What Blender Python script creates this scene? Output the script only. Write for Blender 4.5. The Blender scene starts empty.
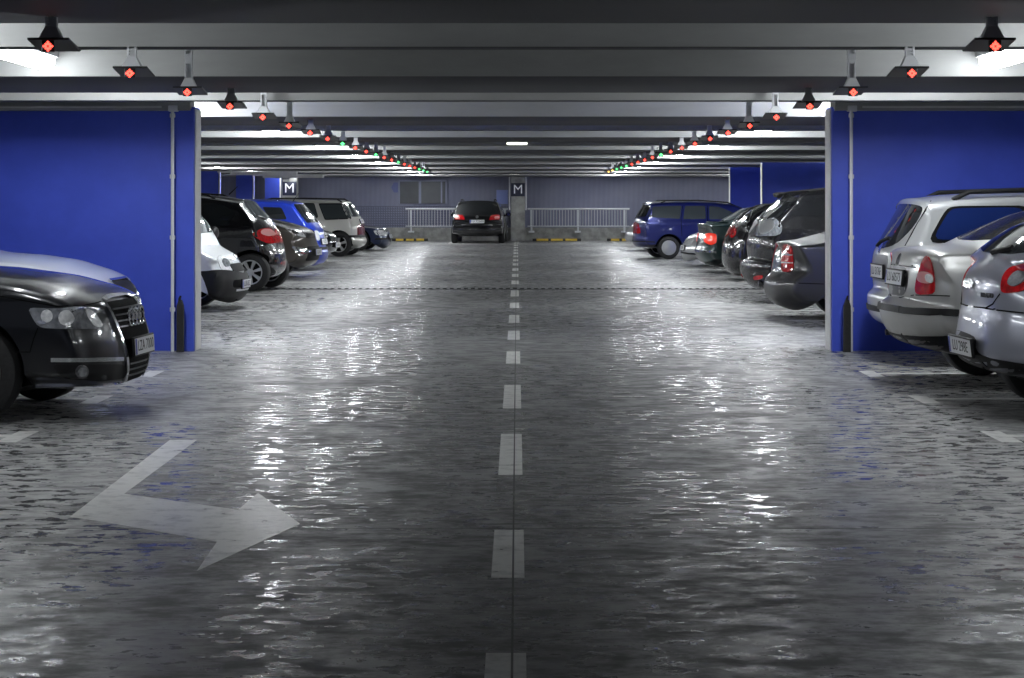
import bpy, bmesh, math, random
from mathutils import Vector, Matrix
from mathutils.bvhtree import BVHTree
from mathutils.geometry import delaunay_2d_cdt
random.seed(7)
SC = bpy.context.scene
COL = SC.collection
F, CX, HY, CH = 2000.0, 517.0, 201.5, 1.5      # focal length in px, vanishing point, camera height

# ------------------------------------------------------------------ materials
def nmat(name):
    m = bpy.data.materials.new(name); m.use_nodes = True
    nt = m.node_tree; b = nt.nodes['Principled BSDF']
    return m, nt, b
def pmat(name, col, rough=.5, metal=0., coat=0., emis=None, es=0., spec=.5, noise=0., nscale=20., bump=0.):
    m, nt, b = nmat(name)
    b.inputs['Base Color'].default_value = (*col, 1)
    b.inputs['Roughness'].default_value = rough
    b.inputs['Metallic'].default_value = metal
    b.inputs['Coat Weight'].default_value = coat
    b.inputs['Coat Roughness'].default_value = .04
    b.inputs['Specular IOR Level'].default_value = spec
    if emis:
        b.inputs['Emission Color'].default_value = (*emis, 1)
        b.inputs['Emission Strength'].default_value = es
    if noise or bump:
        tc = nt.nodes.new('ShaderNodeTexCoord')
        n = nt.nodes.new('ShaderNodeTexNoise'); n.inputs['Scale'].default_value = nscale
        n.inputs['Detail'].default_value = 6
        nt.links.new(tc.outputs['Object'], n.inputs['Vector'])
        if noise:
            r = nt.nodes.new('ShaderNodeValToRGB')
            r.color_ramp.elements[0].position = .3; r.color_ramp.elements[1].position = .7
            r.color_ramp.elements[0].color = (*[c*(1-noise) for c in col], 1)
            r.color_ramp.elements[1].color = (*[min(1, c*(1+noise)) for c in col], 1)
            nt.links.new(n.outputs['Fac'], r.inputs['Fac']); nt.links.new(r.outputs['Color'], b.inputs['Base Color'])
        if bump:
            bp = nt.nodes.new('ShaderNodeBump'); bp.inputs['Strength'].default_value = bump; bp.inputs['Distance'].default_value = .01
            nt.links.new(n.outputs['Fac'], bp.inputs['Height']); nt.links.new(bp.outputs['Normal'], b.inputs['Normal'])
    return m
def paint(name, col, metal=.5, rough=.32, coat=.9, drops=False, dirt=False):
    m = pmat(name, col, rough, metal, coat)
    nt = m.node_tree; b = nt.nodes['Principled BSDF']
    tc = nt.nodes.new('ShaderNodeTexCoord')
    if drops:
        v = nt.nodes.new('ShaderNodeTexVoronoi'); v.inputs['Scale'].default_value = 55
        nt.links.new(tc.outputs['Object'], v.inputs['Vector'])
        r = nt.nodes.new('ShaderNodeValToRGB'); r.color_ramp.elements[0].position = .12; r.color_ramp.elements[1].position = .3
        r.color_ramp.elements[0].color = (1,1,1,1); r.color_ramp.elements[1].color = (0,0,0,1)
        bp = nt.nodes.new('ShaderNodeBump'); bp.inputs['Strength'].default_value = .6; bp.inputs['Distance'].default_value = .012
        nt.links.new(v.outputs['Distance'], r.inputs['Fac']); nt.links.new(r.outputs['Color'], bp.inputs['Height'])
        nt.links.new(bp.outputs['Normal'], b.inputs['Normal']); nt.links.new(bp.outputs['Normal'], b.inputs['Coat Normal'])
    if dirt:
        n = nt.nodes.new('ShaderNodeTexNoise'); n.inputs['Scale'].default_value = 5; n.inputs['Detail'].default_value = 5
        nt.links.new(tc.outputs['Object'], n.inputs['Vector'])
        s = nt.nodes.new('ShaderNodeSeparateXYZ'); nt.links.new(tc.outputs['Object'], s.inputs[0])
        mr = nt.nodes.new('ShaderNodeMapRange'); mr.inputs[1].default_value = .55; mr.inputs[2].default_value = .25
        nt.links.new(s.outputs['Z'], mr.inputs[0])
        mu = nt.nodes.new('ShaderNodeMath'); mu.operation = 'MULTIPLY'; mu.use_clamp = True
        mr.inputs[4].default_value = 1.7
        nt.links.new(mr.outputs[0], mu.inputs[0]); nt.links.new(n.outputs['Fac'], mu.inputs[1])
        mx = nt.nodes.new('ShaderNodeMixRGB'); mx.inputs[1].default_value = (*col,1); mx.inputs[2].default_value = (.10,.085,.05,1)
        nt.links.new(mu.outputs[0], mx.inputs[0]); nt.links.new(mx.outputs[0], b.inputs['Base Color'])
    return m
M = {}
M['blackplastic'] = pmat('black plastic', (.010,.010,.011), .5, spec=.25)
M['gap'] = pmat('panel gap black', (.004,.004,.004), .8, spec=.12)
M['rubber'] = pmat('rubber', (.015,.015,.016), .7, noise=.3, nscale=40)
M['rim'] = pmat('alloy', (.62,.63,.65), .3, .85)
M['rimdark'] = pmat('dark alloy', (.12,.12,.13), .35, .7)
M['glass'] = pmat('tinted car glass', (.010,.012,.014), .04, 0, .3, spec=.6)
M['glassblue'] = pmat('car glass toned wall blue', (.008,.018,.09), .04, 0, .3, spec=.5)  # opaque; the blue wall seen through the panes is put into the colour
M['glassgrey'] = pmat('grey tinted car glass', (.05,.06,.065), .05, 0, .3, spec=.6)
M['glassdrops'] = paint('rain beaded glass', (.008,.009,.011), 0, .15, .15, drops=True)
M['red'] = pmat('red lamp lens', (.40,.008,.012), .15, 0, .6, emis=(1,.02,.02), es=.03, noise=.45, nscale=22)
M['redlite'] = pmat('pink clear lamp lens', (.75,.35,.34), .12, 0, .8)
M['lens'] = pmat('clear lamp lens', (.82,.84,.87), .2, .1, 1., noise=.25, nscale=30)
M['lensdark'] = pmat('smoked lamp lens', (.24,.25,.27), .12, .2, 1., noise=.5, nscale=18)
M['reflector'] = pmat('lamp reflector', (.92,.93,.95), .08, .9, 1.)
M['chrome'] = pmat('chrome', (.75,.76,.78), .14, 1.)
M['plate'] = pmat('plate white', (.72,.73,.74), .35, 0, .3)
M['platetext'] = pmat('plate lettering', (.01,.01,.012), .5)
M['plateblue'] = pmat('plate band', (.02,.05,.35), .4)
M['amber'] = pmat('amber lens', (.6,.2,.02), .2, 0, .5)

# ------------------------------------------------------------------ mesh helpers
def link(name, me, parent=None, mat=None, smooth=None):
    o = bpy.data.objects.new(name, me); COL.objects.link(o)
    if parent is not None: o.parent = parent
    if mat is not None:
        for mm in (mat if isinstance(mat, (list, tuple)) else [mat]): me.materials.append(mm)
    if smooth is not None:
        for p in me.polygons: p.use_smooth = True
        me.set_sharp_from_angle(angle=math.radians(smooth))
    return o
def bm_mesh(bm, name):
    bmesh.ops.recalc_face_normals(bm, faces=bm.faces)
    me = bpy.data.meshes.new(name); bm.to_mesh(me); bm.free(); return me
def obj(name, bm, mat, parent=None, smooth=35):
    return link(name, bm_mesh(bm, name), parent, mat, smooth)
def tag(o, label=None, cat=None, group=None, kind=None):
    if label: o['label'] = label
    if cat: o['category'] = cat
    if group: o['group'] = group
    if kind: o['kind'] = kind
    return o
def empty(name, loc, rz=0):
    o = bpy.data.objects.new(name, None); COL.objects.link(o)
    o.empty_display_size = .2; o.location = loc; o.rotation_euler = (0,0,rz); return o
def add_box(bm, x0,x1,y0,y1,z0,z1, bev=0., mi=0):
    vs = [bm.verts.new((x,y,z)) for x in (x0,x1) for y in (y0,y1) for z in (z0,z1)]
    fs = [(0,1,3,2),(4,6,7,5),(0,4,5,1),(2,3,7,6),(0,2,6,4),(1,5,7,3)]
    ff = [bm.faces.new([vs[i] for i in f]) for f in fs]
    for f in ff: f.material_index = mi
    if bev:
        es = list({e for f in ff for e in f.edges})
        bmesh.ops.bevel(bm, geom=es, offset=bev, segments=2, affect='EDGES', profile=.5)
def box(name, x0,x1,y0,y1,z0,z1, mat, parent=None, bev=0.):
    bm = bmesh.new(); add_box(bm, x0,x1,y0,y1,z0,z1, bev)
    return obj(name, bm, mat, parent, 35)
def add_tube(bm, pts, r, n=8, cap=True):
    pts = [Vector(p) for p in pts]; rings = []
    for i, p in enumerate(pts):
        t = (pts[min(i+1,len(pts)-1)] - pts[max(i-1,0)]).normalized()
        a = t.cross(Vector((0,0,1)) if abs(t.z) < .9 else Vector((1,0,0))).normalized(); b = t.cross(a)
        rr = r[i] if isinstance(r,(list,tuple)) else r
        rings.append([bm.verts.new(p + a*rr*math.cos(2*math.pi*k/n) + b*rr*math.sin(2*math.pi*k/n)) for k in range(n)])
    for i in range(len(rings)-1):
        for k in range(n):
            bm.faces.new((rings[i][k], rings[i][(k+1)%n], rings[i+1][(k+1)%n], rings[i+1][k]))
    if cap:
        bm.faces.new(rings[0][::-1]); bm.faces.new(rings[-1])
def add_lathe(bm, prof, n=32, axis='y', closed=False):
    rings = []
    for (r, h) in prof:
        rings.append([bm.verts.new((r*math.cos(2*math.pi*k/n), h, r*math.sin(2*math.pi*k/n)) if axis == 'y'
                      else (r*math.cos(2*math.pi*k/n), r*math.sin(2*math.pi*k/n), h)) for k in range(n)])
    m = len(rings)
    for i in range(m if closed else m-1):
        a, b = rings[i], rings[(i+1)%m]
        for k in range(n): bm.faces.new((a[k], a[(k+1)%n], b[(k+1)%n], b[k]))
    if not closed:
        for rr in (rings[0], rings[-1]):
            if Vector(rr[0].co - rr[n//2].co).length > 1e-4:
                try: bm.faces.new(rr)
                except ValueError: pass
def Wp(px, py, Z): return Vector(((px-CX)*Z/F, Z, CH-(py-HY)*Z/F))
def Gp(px, py):
    Z = CH*F/(py-HY); return ((px-CX)*Z/F, Z)

# ------------------------------------------------------------------ wheels (shared meshes)
_wheel = {}
def wheel_meshes(R, style):
    key = (round(R,3), style)
    if key in _wheel: return _wheel[key]
    bm = bmesh.new()
    ri = R*.66
    prof = [(ri,-.09),(ri+.01,-.105),(R-.035,-.108),(R-.012,-.095),(R,-.06),(R,.06),(R-.012,.095),(R-.035,.108),(ri+.01,.105),(ri,.09)]
    add_lathe(bm, prof, 40, 'y', True)
    ty = bm_mesh(bm, 'tyre'); 
    bm = bmesh.new()
    add_lathe(bm, [(ri,-.085),(ri,-.10),(ri*.93,-.10),(ri*.90,-.075),(ri*.90,.07),(ri,.07)], 40, 'y', True)
    if style == 'cap':                                      # hub cap with round slots
        add_lathe(bm, [(ri*.93,-.09),(ri*.7,-.105),(ri*.66,-.105),(ri*.66,-.085),(ri*.93,-.08)], 40, 'y', True)
        n = 14
        for k in range(n):
            a = 2*math.pi*k/n; w = .16
            q = []
            for (r, t) in ((ri*.64,-w),(ri*.95,-w*.72),(ri*.95,w*.72),(ri*.64,w)):
                q.append((r*math.cos(a+t), r*math.sin(a+t)))
            f = [bm.verts.new((x,-.104,z)) for x,z in q]; b = [bm.verts.new((x,-.08,z)) for x,z in q]
            bm.faces.new(f); bm.faces.new(b[::-1])
            for i in range(4): bm.faces.new((f[i],b[i],b[(i+1)%4],f[(i+1)%4]))
        add_lathe(bm, [(.001,-.118),(ri*.3,-.116),(ri*.67,-.104),(ri*.67,-.08),(.001,-.08)], 40, 'y')
    else:
        n = {'spoke5':5,'spoke7':7,'spoke10':10}[style]
        for k in range(n):
            a = 2*math.pi*k/n + .3; w0 = .34*5/n; w1 = .15*5/n + .04
            q = []
            for (r, t) in ((ri*.18,-w0*1.6),(ri*.95,-w1),(ri*.95,w1),(ri*.18,w0*1.6)):
                q.append((r*math.cos(a+t), r*math.sin(a+t), -.098 if r > ri*.5 else -.085))
            f = [bm.verts.new((x,y,z)) for x,z,y in q]; b = [bm.verts.new((x,-.05,z)) for x,z,y in q]
            bm.faces.new(f); bm.faces.new(b[::-1])
            for i in range(4): bm.faces.new((f[i],b[i],b[(i+1)%4],f[(i+1)%4]))
        add_lathe(bm, [(.001,-.098),(ri*.22,-.094),(ri*.28,-.08),(ri*.28,-.05),(.001,-.05)], 24, 'y')
    rm = bm_mesh(bm, 'rim')
    bm = bmesh.new(); add_lathe(bm, [(.001,-.03),(ri*.905,-.03),(ri*.905,.03),(.001,.03)], 28, 'y')
    dk = bm_mesh(bm, 'brake_disc')
    for me, mt, sa in ((ty,M['rubber'],40),(rm,M['rimdark'] if False else M['rim'],35),(dk,M['gap'],35)):
        me.materials.append(mt)
        for p in me.polygons: p.use_smooth = True
        me.set_sharp_from_angle(angle=math.radians(sa))
    _wheel[key] = (ty, rm, dk); return _wheel[key]

# ------------------------------------------------------------------ car builder
DEF = {'n':(.17,.09),'h':(.05,.06),'g':(.05,.06),'r':(.045,.09),'t':(.13,.08),'b':(.0,.07)}
def smooth01(x): x = max(0,min(1,x)); return x*x*(3-2*x)
def chaikin(p, n):
    for _ in range(n):
        q = []
        for i in range(len(p)):
            a, b = Vector(p[i]), Vector(p[(i+1)%len(p)])
            q += [a*.75+b*.25, a*.25+b*.75]
        p = q
    return [tuple(v) for v in p]
def roundpoly(p, r):
    out = []; n = len(p)
    for i in range(n):
        P0, P1, P2 = Vector(p[i-1]), Vector(p[i]), Vector(p[(i+1)%n])
        a, b = (P0-P1).length, (P2-P1).length
        if a < 1e-9 or b < 1e-9: continue
        A = P1+(P0-P1)*min(r, a*.45)/a; Bv = P1+(P2-P1)*min(r, b*.45)/b
        for t in (0,.33,.67,1): out.append(tuple(A*(1-t)**2+P1*2*t*(1-t)+Bv*t*t))
    return out
def text_mesh(body, size, extrude, mat, parent, align='CENTER'):
    cu = bpy.data.curves.new('lettering','FONT'); cu.body = body; cu.size = size; cu.extrude = extrude
    cu.align_x = align; cu.align_y = 'CENTER'; cu.resolution_u = 3
    t = bpy.data.objects.new('t', cu); COL.objects.link(t); bpy.context.view_layer.update()
    me = bpy.data.meshes.new_from_object(t.evaluated_get(bpy.context.evaluated_depsgraph_get()))
    bpy.data.objects.remove(t); bpy.data.curves.remove(cu); me.materials.clear()
    return link('lettering', me, parent, mat)
def inside(p, poly):
    c = False; j = len(poly)-1
    for i in range(len(poly)):
        if (poly[i][1] > p[1]) != (poly[j][1] > p[1]) and p[0] < (poly[j][0]-poly[i][0])*(p[1]-poly[i][1])/(poly[j][1]-poly[i][1]+1e-12)+poly[i][0]:
            c = not c
        j = i
    return c

class Car:
    def __init__(s, name, label, side, Zc, epx, L, W2, rot=0, paint=None, category='car', group=None, place=None, sh=0):
        epx += sh; s.shp = sh
        s.d, s.Zc, s.L, s.W2, s.a = side, Zc, L, W2, math.radians(rot)
        s.XE = (epx-CX)*Zc/F
        if place: s.XE, s.Zc = place
        s.c, s.s = math.cos(s.a), math.sin(s.a)
        s.paint = paint
        loc = Vector((s.XE + s.d*s.c*L/2, s.Zc + s.s*L/2, 0))
        rz = s.a if side > 0 else -s.a
        s.root = empty(name, loc, rz); tag(s.root, label, category, group)
        s.Mw = Matrix.Translation(loc) @ Matrix.Rotation(rz, 4, 'Z'); s.Mi = s.Mw.inverted()
        s.p = dict(belt0=.93, belt1=.95, tum=.34, sh=.02, pe=.10, pf=.10, ue=1.0, bulge=.035)
    # pixel -> (u,z) in a plane v across the car
    def P(s, px, py, v=0.):
        k = (px-CX)/F
        u = (k*(s.Zc+s.c*v) - s.XE + s.d*s.s*v)/(s.d*s.c - k*s.s)
        Y = s.Zc + s.s*u + s.c*v
        return u, CH-(py-HY)*Y/F
    def loc(s, u, v, z): return Vector((s.d*(u-s.L/2), v, z))
    def Y(s, u, z):
        p = s.p; zb = p['belt0'] + (p['belt1']-p['belt0'])*u/s.L
        lo = lambda z: s.W2*(1 - p['bulge']*((z-.62)/.42)**2 - (.10*(max(0,.34-z)/.34)**1.5))
        if z <= zb: y = lo(z)
        else:
            h = z-zb
            y = lo(zb) - p['sh']*smooth01(h/.07) - p['tum']*h - .10*h*h
        ue = p['ue']
        if u < ue: y *= 1 - p['pe']*((ue-u)/ue)**2
        if u > s.L-ue: y *= 1 - p['pf']*((u-s.L+ue)/ue)**2
        return max(y, .05)
    def body(s, pts, wheels=(), R=.33, arch=.055, res=.06, name='body'):
        """pts: (u,z,code[,radius[,inset]]) round the whole side outline."""
        K = []
        for p in pts:
            u, z, code = p[:3]; r = p[3] if len(p) > 3 and p[3] is not None else .07
            ins, rc = DEF[code]
            if len(p) > 4: ins = p[4]
            K.append((Vector((u,z)), r, ins, rc))
        fine = []
        n = len(K)
        for i in range(n):
            P0, P1, P2 = K[i-1][0], K[i][0], K[(i+1)%n][0]
            l0, l1 = (P0-P1).length, (P2-P1).length
            r0, r1 = min(K[i][1], l0*.49), min(K[i][1], l1*.49)
            a, b = P1+(P0-P1)*r0/max(l0,1e-6), P1+(P2-P1)*r1/max(l1,1e-6)
            for t in (0,.25,.5,.75,1):
                q = a*(1-t)**2 + P1*2*t*(1-t) + b*t*t
                fine.append((q, K[i][2], K[i][3]))
        # resample
        R_ = []
        for i in range(len(fine)):
            a, b = fine[i], fine[(i+1)%len(fine)]
            d = (b[0]-a[0]).length
            m = max(1, int(d/(res if min(a[0].x,b[0].x) < 2.0 else res*1.8)))
            for k in range(m):
                t = k/m; R_.append((a[0].lerp(b[0],t), a[1]*(1-t)+b[1]*t, a[2]*(1-t)+b[2]*t))
        # drop near duplicates
        Q = [R_[0]]
        for q in R_[1:]:
            if (q[0]-Q[-1][0]).length > .008: Q.append(q)
        if (Q[-1][0]-Q[0][0]).length < .008: Q.pop()
        # smooth insets along the outline
        N = len(Q)
        for _ in range(6):
            Q = [(Q[i][0], (Q[i-1][1]+2*Q[i][1]+Q[(i+1)%N][1])/4, (Q[i-1][2]+2*Q[i][2]+Q[(i+1)%N][2])/4) for i in range(N)]
        a_ = .75; zs = .55
        bm = bmesh.new(); rows = []
        for (P0, ins, rc) in Q:
            S = Vector((min(max(P0.x,a_), s.L-a_), zs)); D = S-P0; dist = D.length; D = D/max(dist,1e-6)
            rc = min(rc, dist*.35); ins = min(ins, dist*.35)
            E = P0 + D*(ins+rc); Ye = s.Y(E.x, E.y); yr = min(rc*1.1, Ye*.4)
            row = []
            for q in (0,.18,.36,.54,.7,.83,.92,1.0):
                y = q*(Ye-yr); pt = P0 + D*ins*q**2.6; row.append((pt.x, y, pt.y))
            for a in (22.5,45,67.5):
                a = math.radians(a); pt = P0 + D*(ins+rc*(1-math.cos(a))); row.append((pt.x, Ye-yr+yr*math.sin(a), pt.y))
            row.append((E.x, Ye, E.y))
            for f in (.07,.14,.22,.30,.38,.46,.55,.64,.73,.82,.91):
                pt = E.lerp(S, f); row.append((pt.x, s.Y(pt.x, pt.y), pt.y))
            rows.append(row)
        cols = len(rows[0]); V = {}
        for i, row in enumerate(rows):
            for j, (u,y,z) in enumerate(row):
                V[i,j,1] = bm.verts.new((u,y,z))
                V[i,j,-1] = V[i,j,1] if j == 0 else bm.verts.new((u,-y,z))
        for i in range(N):
            k = (i+1)%N
            for j in range(cols-1):
                for sg in (1,-1):
                    f = [V[i,j,sg],V[k,j,sg],V[k,j+1,sg],V[i,j+1,sg]]
                    bm.faces.new(f if sg > 0 else f[::-1])
        for sg in (1,-1):
            f = [V[i,cols-1,sg] for i in range(N)]
            ff = bm.faces.new(f if sg > 0 else f[::-1])
            bmesh.ops.triangulate(bm, faces=[ff])
        bmesh.ops.recalc_face_normals(bm, faces=bm.faces)
        s.bvh = BVHTree.FromBMesh(bm)
        for v in bm.verts: v.co = s.loc(*v.co)
        if s.d < 0: bmesh.ops.reverse_faces(bm, faces=bm.faces)
        me = bpy.data.meshes.new(name); bm.to_mesh(me); bm.free()
        o = link(name, me, s.root, [s.paint, M['gap']])
        s.wheels, s.R = wheels, R
        if wheels:
            cb = bmesh.new()
            for u in wheels:
                for sg in (1,-1):
                    n = 40; ra = R+arch
                    rings = [[cb.verts.new(s.loc(u+ra*math.cos(2*math.pi*k/n), sg*y, R+.01+ra*math.sin(2*math.pi*k/n))) for k in range(n)] for y in (s.W2-.27, s.W2+.3)]
                    for k in range(n): cb.faces.new((rings[0][k],rings[0][(k+1)%n],rings[1][(k+1)%n],rings[1][k]))
                    cb.faces.new(rings[0][::-1]); cb.faces.new(rings[1])
            for f in cb.faces: f.material_index = 1
            cm = bm_mesh(cb, 'cut'); cm.materials.append(s.paint); cm.materials.append(M['gap'])
            co = bpy.data.objects.new('cut', cm); COL.objects.link(co); co.parent = s.root
            md = o.modifiers.new('b','BOOLEAN'); md.operation = 'DIFFERENCE'; md.object = co; md.solver = 'EXACT'
            bpy.context.view_layer.update()
            dg = bpy.context.evaluated_depsgraph_get()
            nm = bpy.data.meshes.new_from_object(o.evaluated_get(dg))
            if len(nm.polygons) < .7*len(me.polygons):
                print('BOOLEAN RETRY', s.root['label'], len(nm.polygons), len(me.polygons))
                md.use_self = True; bpy.context.view_layer.update()
                nm = bpy.data.meshes.new_from_object(o.evaluated_get(bpy.context.evaluated_depsgraph_get()))
                print('   now', len(nm.polygons))
            if len(nm.polygons) < .7*len(me.polygons): nm = me.copy()
            o.modifiers.clear(); o.data = nm
            bpy.data.objects.remove(co); bpy.data.meshes.remove(me)
            me = nm; me.name = name
        for p in me.polygons: p.use_smooth = True
        me.set_sharp_from_angle(angle=math.radians(38))
        s.bodyo = o; return o
    def add_wheels(s, style='spoke5', rimmat=None, inset=.0):
        ty, rm, dk = wheel_meshes(s.R, style)
        for u in s.wheels:
            for sg in (-1,1):
                y = s.Y(u, s.R) - .115 - inset
                o = link('wheel', ty, s.root); o.location = s.loc(u, sg*y, s.R)
                if sg > 0: o.rotation_euler = (0,0,math.pi)
                r = link('rim', rm, o); link('brake_disc', dk, r) if False else link('brake_disc', dk, o)
                if rimmat:
                    r.material_slots[0].link = 'OBJECT'; r.material_slots[0].material = rimmat
    # ---- surface patches
    def cast(s, mode, p):
        if mode == 'px':
            o = s.Mi @ Vector((0,0,CH)); d = (s.Mi.to_3x3() @ Vector(((p[0]-CX)/F, 1, -(p[1]-HY)/F))).normalized()
            O = Vector((s.d*o.x + s.L/2, o.y, o.z)); D = Vector((s.d*d.x, d.y, d.z))
        elif mode == 'S': O, D = Vector((p[0],-4,p[1])), Vector((0,1,0))
        elif mode == 'E': O, D = Vector((-3,p[0],p[1])), Vector((1,0,0))
        elif mode == 'F': O, D = Vector((s.L+3,p[0],p[1])), Vector((-1,0,0))
        elif mode == 'T': O, D = Vector((p[0],p[1],4)), Vector((0,0,-1))
        h = s.bvh.ray_cast(O, D)
        if h[0] is None:
            # closest approach of the ray
            tgt = Vector((s.L/2,0,.7)); t = (tgt-O).dot(D); best = None
            for k in range(-30,31):
                q = O + D*(t+k*.1); r = s.bvh.find_nearest(q)
                if best is None or r[3] < best[2]: best = (r[0], r[1], r[3])
            return best[0], best[1]
        n = h[1] if h[1].dot(D) < 0 else -h[1]
        return h[0], n
    def px_scale(s): return F/s.Zc
    def patch(s, name, mode, poly, mat, t=.005, rnd=2, step=.05, parent=None, mirror=True, label=None, both=None):
        k = s.px_scale() if mode == 'px' else 1.0
        if rnd: poly = roundpoly(poly, (.05 if rnd == 1 else .10)*k)
        st = max(step*k, .8 if mode == 'px' else .02)
        bd = []
        for i in range(len(poly)):
            a, b = Vector(poly[i]), Vector(poly[(i+1)%len(poly)])
            m = max(1, int((b-a).length/st+.5))
            bd += [a.lerp(b, j/m) for j in range(m)]
        q = [bd[0]]
        for x in bd[1:]:
            if (x-q[-1]).length > .02*st: q.append(x)
        bd = q; nb = len(bd)
        xs = [p.x for p in bd]; ys = [p.y for p in bd]
        pts = list(bd)
        nx, ny = int((max(xs)-min(xs))/st)+1, int((max(ys)-min(ys))/st)+1
        for i in range(1,nx+1):
            for j in range(1,ny+1):
                c = Vector((min(xs)+(i-.5)*(max(xs)-min(xs))/nx, min(ys)+(j-.5)*(max(ys)-min(ys))/ny))
                if inside(c, bd) and min((c-b).length for b in bd) > st*.4: pts.append(c)
        vo, _, fo, _, _, _ = delaunay_2d_cdt(pts, [(i,(i+1)%nb) for i in range(nb)], [list(range(nb))], 1, 1e-5)
        hits = [s.cast(mode, p) for p in vo]
        out = []
        for sg in ((1,-1) if mirror else (1,)):
            bm = bmesh.new()
            top = [bm.verts.new(s.loc((h+n*t).x, sg*(h+n*t).y, (h+n*t).z)) for h, n in hits]
            for f in fo:
                try: bm.faces.new([top[i] for i in f])
                except ValueError: pass
            be = [e for e in bm.edges if len(e.link_faces) == 1]
            low = {}
            for i, (h, n) in enumerate(hits):
                w = h - n*.008; low[top[i]] = s.loc(w.x, sg*w.y, w.z)
            nv = {}
            for e in be:
                for v in e.verts:
                    if v not in nv: nv[v] = bm.verts.new(low[v])
            for e in be:
                a, b = e.verts; bm.faces.new((a,b,nv[b],nv[a]))
            o = obj(name, bm, mat, parent or s.root, 45); out.append(o)
            if label: o['label'] = label
        return out
    def strip(s, name, mode, lines, w, mat, t=.004, parent=None, mirror=True):
        """thin strips along polylines, one mesh"""
        k = s.px_scale() if mode == 'px' else 1.0; res = None
        for sg in ((1,-1) if mirror else (1,)):
            bm = bmesh.new()
            for ln in lines:
                ln = [Vector(p) for p in ln]; dense = []
                for a, b in zip(ln, ln[1:]):
                    m = max(1, int((b-a).length/(.06*k)))
                    dense += [a.lerp(b, j/m) for j in range(m)]
                dense.append(ln[-1])
                prev = None
                for i, p in enumerate(dense):
                    h, n = s.cast(mode, p)
                    h2, _ = s.cast(mode, dense[min(i+1,len(dense)-1)]); h1, _ = s.cast(mode, dense[max(i-1,0)])
                    tg = (h2-h1); tg = tg.normalized() if tg.length > 1e-6 else Vector((0,0,1))
                    sd = n.cross(tg).normalized()*w/2
                    quad = []
                    for q in (h-sd-n*.006, h-sd+n*t, h+sd+n*t, h+sd-n*.006):
                        quad.append(bm.verts.new(s.loc(q.x, sg*q.y, q.z)))
                    if prev:
                        for a in range(3): bm.faces.new((prev[a],prev[a+1],quad[a+1],quad[a]))
                    else: bm.faces.new(quad)
                    prev = quad
                bm.faces.new(prev[::-1])
            o = obj(name, bm, mat, parent or s.root, 45); res = res or o
        return res
    def plate(s, z, text=None, w=.52, h=.115, v=0., frame=True, mode='E', du=.012, lean=None):
        hit, n = s.cast(mode, (v, z))
        if lean is not None: n = Vector((-math.cos(lean), 0, math.sin(lean)))
        right = Vector((0, -s.d, 0)); nrm = Vector((s.d*n.x, 0, n.z)).normalized()
        up = nrm.cross(right).normalized()
        if up.z < 0: up = -up
        c = s.loc(hit.x, hit.y, hit.z) + nrm*du
        Mt = Matrix((right, up, nrm)).transposed().to_4x4(); Mt.translation = c
        bm = bmesh.new(); add_box(bm, -w/2-.012,w/2+.012,-h/2-.012,h/2+.012,-.015,.004,.003)
        hold = obj('plate_holder', bm, M['blackplastic'], s.root); hold.matrix_local = Mt
        bm = bmesh.new(); add_box(bm, -w/2,w/2,-h/2,h/2,.004,.008)
        pl = obj('number_plate', bm, M['plate'], hold)
        bm = bmesh.new(); add_box(bm, -w/2+.003,-w/2+.045,-h/2+.003,h/2-.003,.008,.0086)
        if text:
            fo = text_mesh(text, h*.92, .0006, M['platetext'], pl); fo.location = (.02, 0, .0088)
        obj('country_band', bm, M['plateblue'], pl)
        return hold
    def mirror(s, u, z, mat, r=(.10,.11,.08), stalk=True):
        for sg in (-1,1):
            y = s.Y(u, z) 
            bm = bmesh.new()
            bmesh.ops.create_icosphere(bm, subdivisions=3, radius=1)
            for v in bm.verts:
                x = v.co.x*r[0]; x = max(x, -r[0]*.5) ; v.co = Vector((x, v.co.y*r[1], v.co.z*r[2]))
            for v in bm.verts: v.co += s.loc(u, sg*(y+.13), z)
            o = obj('door_mirror', bm, mat, s.root, 40)
            bm = bmesh.new(); add_tube(bm, [s.loc(u,sg*(y-.03),z-.05), s.loc(u,sg*(y+.06),z-.03)], .025, 8)
            obj('mirror_arm', bm, M['blackplastic'], o)
    def rails(s, us, v, mat, h=.045, r=.016):
        for sg in (-1,1):
            pts = []
            for i, u in enumerate(us):
                hit, n = s.cast('T', (u, sg*v)); e = 0. if i in (0, len(us)-1) else h
                pts.append(s.loc(u, sg*v, hit.z+e))
            bm = bmesh.new(); add_tube(bm, pts, r, 8); obj('roof_rail', bm, mat, s.root, 40)
    def handle(s, u, z, mat):
        s.patch('door_handle','S',[(u-.10,z-.015),(u+.10,z-.012),(u+.10,z+.015),(u-.10,z+.018)], mat, t=.025, rnd=1)
    def badge(s, mode, p, r, mat, t=.008, name='badge', mirror=False):
        n = 16
        return s.patch(name, mode, [(p[0]+r*math.cos(2*math.pi*k/n), p[1]+r*math.sin(2*math.pi*k/n)) for k in range(n)], mat, t=t, rnd=0, mirror=mirror)[0]
    def front_far(s, H, roof_u, base=1.15, hz=.98, nz=.76):
        """hidden front end for a car whose tail shows"""
        L = s.L
        return [(roof_u, H, 'r', .4), (L-base-.75, H-.06,'r',.3), (L-base, hz,'g',.15), (L-.30, nz+.06,'h',.15), (L-.05, nz-.1,'n',.1), (L, .5,'n',.1), (L-.10,.24,'n',.1), (L-.5,.2,'b',.1)]
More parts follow.
